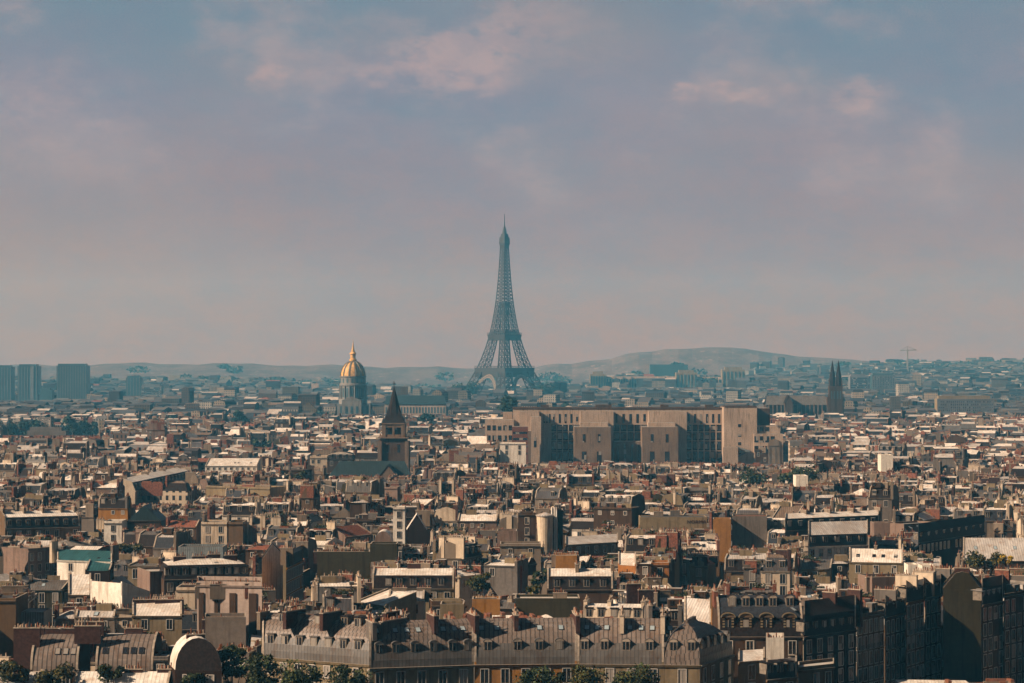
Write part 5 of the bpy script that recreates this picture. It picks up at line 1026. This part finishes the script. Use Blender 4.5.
def crane():
    Y = 5200.; t, cx, k = lm('tower_crane', 907, Y, 'thin pale tower crane standing on the right skyline', 'crane'); z = lambda py: at(907, py, Y).z; x = at(907.5, 380, Y).x; b = MB(); b.bar((x, Y, 20), (x, Y, z(349)), 3., 'ironpale'); t.part('mast', b); b = MB(); b.bar((x-16, Y, z(350.5)), (x+20, Y, z(350)), 2., 'ironpale'); t.part('jib', b)
    b = MB(); b.bar((x-16, Y, z(350.6)), (x, Y, z(346.5)), .8, 'ironpale'); b.bar((x+20, Y, z(350)), (x, Y, z(346.5)), .8, 'ironpale'); b.bar((x, Y, z(350)), (x, Y, z(346.4)), 1.2, 'ironpale'); t.part('stay', b)
crane()

# ------------------------------------------------------------------ trees
LT = ('leafteal', 'leafdark')
for i, (px, pt, wd, Y, lab, mt, n, sq, bot) in enumerate((
    (22, 416, 34, 2150, 'dark blue-green tree mass at the left edge below the high-rises', LT, 1500, .75, 436),
    (43, 418, 30, 2120, 'round dark blue-green tree, middle one of the left group', LT, 1400, .8, 436),
    (73, 415, 28, 2140, 'tallest dark blue-green tree of the left group', LT, 1400, .9, 436),
    (90, 420, 20, 2130, 'small dark blue-green tree ending the left group', LT, 900, .8, 436),
    (241, 412, 22, 2300, 'dark rounded tree in the hazy rooftops left of the golden dome', LT, 900, .7, 422),
    (512, 396, 25, 2000, 'dark round tree right below the foot of the lattice tower', LT, 1600, .95, 415),
    (427, 414, 22, 2100, 'dark low tree between pointed spire and lattice tower', LT, 900, .7, 424),
    (467, 384.5, 30, 3850, 'dark hazy tree clump at the left foot of the lattice tower', LT, 1300, .5, None),
    (545, 384.5, 30, 3850, 'dark hazy tree clump at the right foot of the lattice tower', LT, 1300, .5, None),
    (560, 401, 26, 2600, 'hazy tree clump above the roof of the faculty', LT, 800, .6, None),
    (262, 440, 20, 1750, 'olive-brown tree among pale roofs left of the pointed spire', ('leaf', 'leafdark'), 700, .6, 448),
    (300, 471, 16, 1080, 'yellow-green tree beside the church roofs', ('leafrust', 'leaf'), 900, .8, 480),
    (756, 470, 34, 1060, 'long dark green tree clump below the tower block', ('leafdark', 'leaf'), 1500, .5, 484),
    (800, 468, 44, 1040, 'broad dark green tree clump reaching toward the bright white box', ('leafdark', 'leaf'), 1700, .45, 484),
    (130, 541, 30, 660, 'rust-green tree rising above the dark roof beside the single-window white house', ('leafrust', 'leafdark'), 1500, .55, 555),
    (478, 570, 32, 560, 'yellow-green tree beside the five-dormer zinc row', ('leafrust', 'leaf'), 2000, .65, 585),
    (540, 566, 20, 580, 'dark climbing green tree beside the orange cube', ('leaf', 'leafdark'), 1200, 1.2, 590),
    (532, 582, 16, 560, 'small yellow-green tree above the long grey-olive wall', ('leafrust', 'leaf'), 900, .9, 595),
    (985, 552, 40, 600, 'rust-brown foliage at the foot of the three-skylight slope', ('leafrust', 'leafdark'), 1800, .45, 566),
    (1005, 556, 16, 580, 'small bright yellow tree near the right edge', ('leafyellow', 'leafrust'), 900, .6, 567),
    (232, 643, 34, 392, 'dark green tree right of the black round gable', ('leaf', 'leafdark'), 3600, 1.3, None),
    (262, 652, 44, 385, 'dark green tree at the left end of the quay row', ('leafdark', 'leaf'), 4200, 1.1, None),
    (300, 660, 48, 380, 'dense green tree hiding the cream quay wall, left part', ('leaf', 'leafdark'), 4500, 1.0, None),
    (347, 662, 50, 381, 'dense green tree hiding the cream quay wall, right part', ('leaf', 'leafdark'), 4500, 1.0, None),
    (542, 662, 52, 382, 'dark tree at the bottom in front of the five-skylight mansard', ('leafdark', 'leaf'), 5000, 1.0, None),
    (588, 665, 46, 380, 'lighter green tree at the bottom below the twin-trio skylight mansard', ('leafrust', 'leaf'), 4200, .9, None),
    (636, 663, 54, 382, 'yellowish green tree at the bottom below the rounded corner mansard', ('leaf', 'leafrust'), 5000, .9, None),
    (12, 662, 34, 389, 'yellow-green tree in the lower left corner', ('leafrust', 'leafdark'), 2400, .6, None),
    (55, 668, 40, 388, 'low yellow-green tree before the small bowed roof', ('leafrust', 'leafdark'), 2400, .4, None),
    (112, 665, 30, 388, 'low dark foliage before the long bowed roof', ('leaf', 'leafdark'), 1800, .5, None),
    (195, 674, 30, 384, 'dark foliage under the black round gable', ('leafdark', 'leaf'), 1600, .4, None))):
    tree(px, pt, wd, Y, lab, mt, n, None, 'trees among the rooftops', sq, i)
    if bot: protect(px-wd*.42, px+wd*.42, bot, Y-wd*Y/F/2)
    rr = wd*.38*Y/F; x = (px-512)/F*Y; KEEP.append([(x-rr, Y-rr), (x+rr, Y-rr), (x+rr, Y+rr), (x-rr, Y+rr)])
hero(AB, 'low bright zinc roof strip along the very bottom, left of the round gable', AC, (6, 690), (60, 686), 16.5, 8, 683, None, roof='shed', rise=1.6, rm='zinc_pale', wall='wall_sandy', win=0, chim=[(.4, .5, 3, .3, 4, 1)])
hero(AB, 'low bright zinc roof strip at the bottom edge right under the round gable', AC, (72, 688), (168, 688), 16.5, 8, 683, None, roof='gable', rise=2.2, rm='zinc_pale', wall='wall_sandy', win=0, chim=[(.6, .5, 3, .3, 4, 1), (.95, .5, 3, .3, 4, 1)])
# ------------------------------------------------------------------ the rest of the city
def split(q, tgt, rng, out):
    A = abs(sum(q[i][0]*q[(i+1) % 4][1]-q[(i+1) % 4][0]*q[i][1] for i in range(4)))/2
    if A < tgt*rng.uniform(.7, 1.7): out.append(q); return
    s = rng.uniform(.38, .62); u = (dist(q[0], q[1])+dist(q[3], q[2])) > (dist(q[1], q[2])+dist(q[0], q[3]))
    if u: a, b = lerp2(q, s, 0), lerp2(q, s, 1); split([q[0], a, b, q[3]], tgt, rng, out); split([a, q[1], q[2], b], tgt, rng, out)
    else: a, b = lerp2(q, 0, s), lerp2(q, 1, s); split([q[0], q[1], b, a], tgt, rng, out); split([a, b, q[2], q[3]], tgt, rng, out)
def fill(y0, y1, cw, chh, tgt, ang, rng, street=4.):
    out = []; c, s = math.cos(ang), math.sin(ang)
    def W(i, j):
        x, y = i*cw, j*chh; x += .22*cw*math.sin(i*12.9+j*7.3); y += .22*chh*math.sin(i*5.1+j*17.7)
        x, y = x*c-y*s, x*s+y*c
        return (x+18*math.sin(y/170.+1), y+14*math.sin(x/140.))
    n = int(max(y1*.26, 200)/cw)+int(y1*math.sin(abs(ang))/cw)+3; m0, m1 = int(y0*.8/chh)-4, int(y1*1.15/chh)+4
    for j in range(m0, m1):
        for i in range(-n, n+1):
            q = [W(i, j), W(i+1, j), W(i+1, j+1), W(i, j+1)]
            cx = sum(p[0] for p in q)/4; cy = sum(p[1] for p in q)/4
            if not (y0 < min(p[1] for p in q) and max(p[1] for p in q) < y1) or abs(cx) > cy*.232+30: continue
            w_, d_ = dist(q[0], q[1]), dist(q[1], q[2]); st = street*rng.choice((.35, .6, 1, 1, 1.3)); q = [lerp2(q, a, b) for a, b in ((st/w_, st/d_), (1-st/w_, st/d_), (1-st/w_, 1-st/d_), (st/w_, 1-st/d_))]
            ps = []; split(q, tgt, rng, ps); hb = rng.uniform(-1.5, 1.5)
            for p in ps:
                k = rng.randrange(4) if rng.random() < .0 else 0
                out.append((p, hb))
    return out
def orient(q):                                     # the front edge is the one that looks most toward the viewer
    best = min(range(4), key=lambda i: (q[(i+1) % 4][0]*0+ (q[i][1]+q[(i+1) % 4][1])/2)); return [q[(best+k) % 4] for k in range(4)]
rng = random.Random(11)
CAND = []
for y0, y1, cw, chh, tgt, ang, lod in ((405, 560, 42, 30, 70, R(-9), 0), (566, 1180, 44, 30, 74, R(-14), 1), (1190, 2300, 58, 40, 150, R(-8), 2), (2330, 4300, 72, 56, 300, R(-12), 3), (4330, 6400, 90, 74, 480, R(-5), 3)):
    for q, hb in fill(y0, y1, cw, chh, tgt, ang, rng, 4 if y0 < 1500 else 7):
        cy = sum(p[1] for p in q)/4; cx = sum(p[0] for p in q)/4; px = 512+F*cx/cy
        if not -60 < px < 1084: continue
        q = orient(q)
        if min(dist(q[i], q[(i+1) % 4]) for i in range(4)) < 3.2: continue
        if lod < 4 and any(abs(k[0][0]-cx) < 160 and abs(k[0][1]-cy) < 160 and sat(q, k) for k in KEEP): continue
        g = gz(cx, cy); low = rng.random() < .33
        h = rng.uniform(6, 14) if low else rng.uniform(15.0, 20.5)+hb
        if not low and rng.random() < (.06 if lod < 2 else .05): h += rng.uniform(2, 7)
        if lod == 3 and cy < 4600 and rng.random() < .012: h += rng.uniform(8, 22)
        if rng.random() < (.03 if lod < 2 else .08) or (cy > 4800 and cx/cy < .10 and rng.random() < (cy-4800)/900) or (cy > 5700 and rng.random() < (cy-5700)/700): continue
        s = random_style(rng, q, low, lod, cy)
        extra = {'man': s['steep']+s['rise'], 'hipman': s['steep']+1, 'curve': 5., 'flat': 1.}.get(s['roof'], s['rise'])+(1.6 if s['chim'] else .3)
        cp = cap(q)
        if g+h+extra > cp: h = cp-extra-g
        elif cp < 60 and near_front(q): h = min(cp-extra, 20.5)
        if h < 5: 
            s['chim'] = []; s['top'] = []; s['roof'] = 'flat'; h = cp-g-1.2
            if h < 3: continue
        CAND.append(dict(q=q, g=g, h=h, s=s, lod=lod, y=min(p[1] for p in q), top=g+h+extra-1.6))
# which of them the picture shows largest
CAND.sort(key=lambda c: c['y'])
occ = np.zeros((683, 1024), bool)
def hull(pts):
    pts = sorted(set(pts)); lo = []; up = []
    for P in pts:
        while len(lo) > 1 and (lo[-1][0]-lo[-2][0])*(P[1]-lo[-2][1])-(lo[-1][1]-lo[-2][1])*(P[0]-lo[-2][0]) <= 0: lo.pop()
        lo.append(P)
    for P in reversed(pts):
        while len(up) > 1 and (up[-1][0]-up[-2][0])*(P[1]-up[-2][1])-(up[-1][1]-up[-2][1])*(P[0]-up[-2][0]) <= 0: up.pop()
        up.append(P)
    return lo[:-1]+up[:-1]
def paint(q, z0, z1):
    pts = [tuple(round(v, 2) for v in proj(x, y, z)) for x, y in q for z in (z0, z1)]; H = hull(pts)
    x0, x1 = max(0, int(min(p[0] for p in H))), min(1024, int(max(p[0] for p in H))+1); y0, y1 = max(0, int(min(p[1] for p in H))), min(683, int(max(p[1] for p in H))+1)
    if x1 <= x0 or y1 <= y0: return 0, 0, 0
    yy, xx = np.mgrid[y0:y1, x0:x1]; xx = xx+.5; yy = yy+.5; m = np.ones(xx.shape, bool)
    for i in range(len(H)):
        a, b = H[i], H[(i+1) % len(H)]; m &= (b[0]-a[0])*(yy-a[1])-(b[1]-a[1])*(xx-a[0]) >= 0
    vis = m & ~occ[y0:y1, x0:x1]; n = int(vis.sum()); occ[y0:y1, x0:x1] |= m
    if n == 0: return 0, 0, 0
    return n, float(xx[vis].mean()), float(yy[vis].mean())
allq = [(min(p[1] for p in q), 1, (q, tz)) for q, tz in HEROQ]+[(c['y'], 0, c) for c in CAND if c['lod'] < 3]
allq.sort(key=lambda a: a[0])
for y, isH, c in allq:
    if isH: paint(c[0], 0, c[1])
    else: c['n'], c['px'], c['py'] = paint(c['q'], c['g'], c['top'])
NTH = 300-sum(1 for o in sc.objects if o.parent is None and o.name.startswith('apartment_building'))
inview = sorted([c for c in CAND if c.get('n', 0) >= 12], key=lambda c: -c['n'])
THINGS = inview[:NTH]; print('things', len(THINGS), 'smallest', THINGS[-1]['n'], 'cands', len(CAND), 'farthest', max(c['y'] for c in THINGS))
for c in THINGS: c['thing'] = True
# words for them: look first, then where they stand among the named ones
WN = {'cream': 'cream', 'white': 'white', 'beige': 'beige', 'pinkish': 'pink-grey', 'grey': 'grey', 'tan': 'tan', 'brown': 'brown', 'sandy': 'sandy', 'stained': 'stained', 'ochre': 'ochre', 'darkbrown': 'dark brown', 'olive': 'olive'}
RN = {'zinc_light': 'light zinc', 'zinc_pale': 'pale zinc', 'zinc_mid': 'grey zinc', 'zinc_warm': 'warm grey zinc', 'tiles': 'red tile', 'gravel': 'gravel', 'zinc_dark': 'dark metal'}
KN = {'man': 'mansard', 'hipman': 'hipped mansard', 'gable': 'pitched roof', 'flat': 'flat roof', 'shed': 'lean-to roof', 'hip': 'hip roof', 'curve': 'bowed roof'}
def sector(dx, dy):
    v = 'behind' if dy < -abs(dx)*.4 else 'before' if dy > abs(dx)*.4 else ''; h = 'left' if dx < -abs(dy)*.4 else 'right' if dx > abs(dy)*.4 else ''
    if v and h: return '%s and %s of' % (v, h)
    return v or h+' of'
ORD = ['nearest', 'second', 'third', 'fourth', 'fifth', 'sixth', 'seventh', 'eighth', 'ninth', 'tenth', 'eleventh', 'twelfth', 'thirteenth', 'fourteenth']
cells = {}
for c in THINGS:
    m = min(MARKS, key=lambda m: math.hypot(c['px']-m[0], (c['py']-m[1])*1.6)); dx, dy = c['px']-m[0], c['py']-m[1]
    cells.setdefault((m[2], sector(dx, dy)), []).append((math.hypot(dx, dy), c))
for (ph, sec), lst in cells.items():
    lst.sort(key=lambda a: a[0])
    for i, (_, c) in enumerate(lst):
        s = c['s']; base = '%s block with %s %s' % (WN[s['wall'][5:]], RN[s['rm']], KN[s['roof']] if len((ph+sec).split()) < 7 else 'roof'); tail = '%s %s %s' % (ORD[min(i, 13)], sec, ph)
        c['label'] = base+', '+tail
        if len(c['label'].replace('-', ' ').split()) > 16: c['label'] = '%s block, %s' % (WN[s['wall'][5:]], tail)
# build
mass = Mass(); nb = 0
for c in CAND:
    r2 = random.Random(int(c['q'][0][0]*31+c['q'][0][1]*17))
    if c.get('thing'):
        q = c['q']; cx = sum(p[0] for p in q)/4; cy = sum(p[1] for p in q)/4
        t = Thing(AB, (cx, cy, c['g']), c['label'], AC, 'apartment blocks filling the old city'); s = dict(c['s'])
        if c['y'] > 640: s['skip'] = .3
        build(t, q, c['g'], c['g']+c['h'], s, r2, 0)
    else:
        if c['lod'] < 3 and c.get('n', 0) == 0 and c['lod'] < 2: c['lod'] = 2
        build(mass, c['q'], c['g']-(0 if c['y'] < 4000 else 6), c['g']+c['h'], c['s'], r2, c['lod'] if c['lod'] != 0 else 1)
# far green clumps
g = np.random.default_rng(5)
woods = MB()
for i in range(260):
    y = g.uniform(1900, 6300); a = g.uniform(-.235, .235); x = a*y; R0 = g.uniform(5, 11)*(1+y/5000); zc = gz(x, y)+g.uniform(11, 17)
    if cap([(x-R0, y-R0), (x+R0, y-R0), (x+R0, y+R0), (x-R0, y+R0)]) < zc+R0*.6: continue
    L = 1.3*y/F*1.1+.4
    for k in range(90):
        d = g.normal(size=3); d /= np.linalg.norm(d); c0 = np.array([x, y, zc])+d*R0*g.uniform(.5, 1)*np.array([1.5, 1, .55]); u = g.normal(size=3); u /= np.linalg.norm(u); v = np.cross(u, g.normal(size=3)); v /= np.linalg.norm(v)+1e-9
        woods.poly([c0-u*L, c0+v*L*.7, c0+u*L, c0-v*L*.7], 'leafteal' if k % 3 else 'leafdark')
tag(link('distant_trees', woods.data('distant_trees')), 'dark tree clumps scattered through the hazy far city', kind='stuff')
tag(link('distant_rooftops', mass.mb.data('distant_rooftops')), 'endless small zinc roofs and stone walls fading into haze', kind='stuff')
print('objects', len(sc.objects), 'mass faces', len(mass.mb.f))
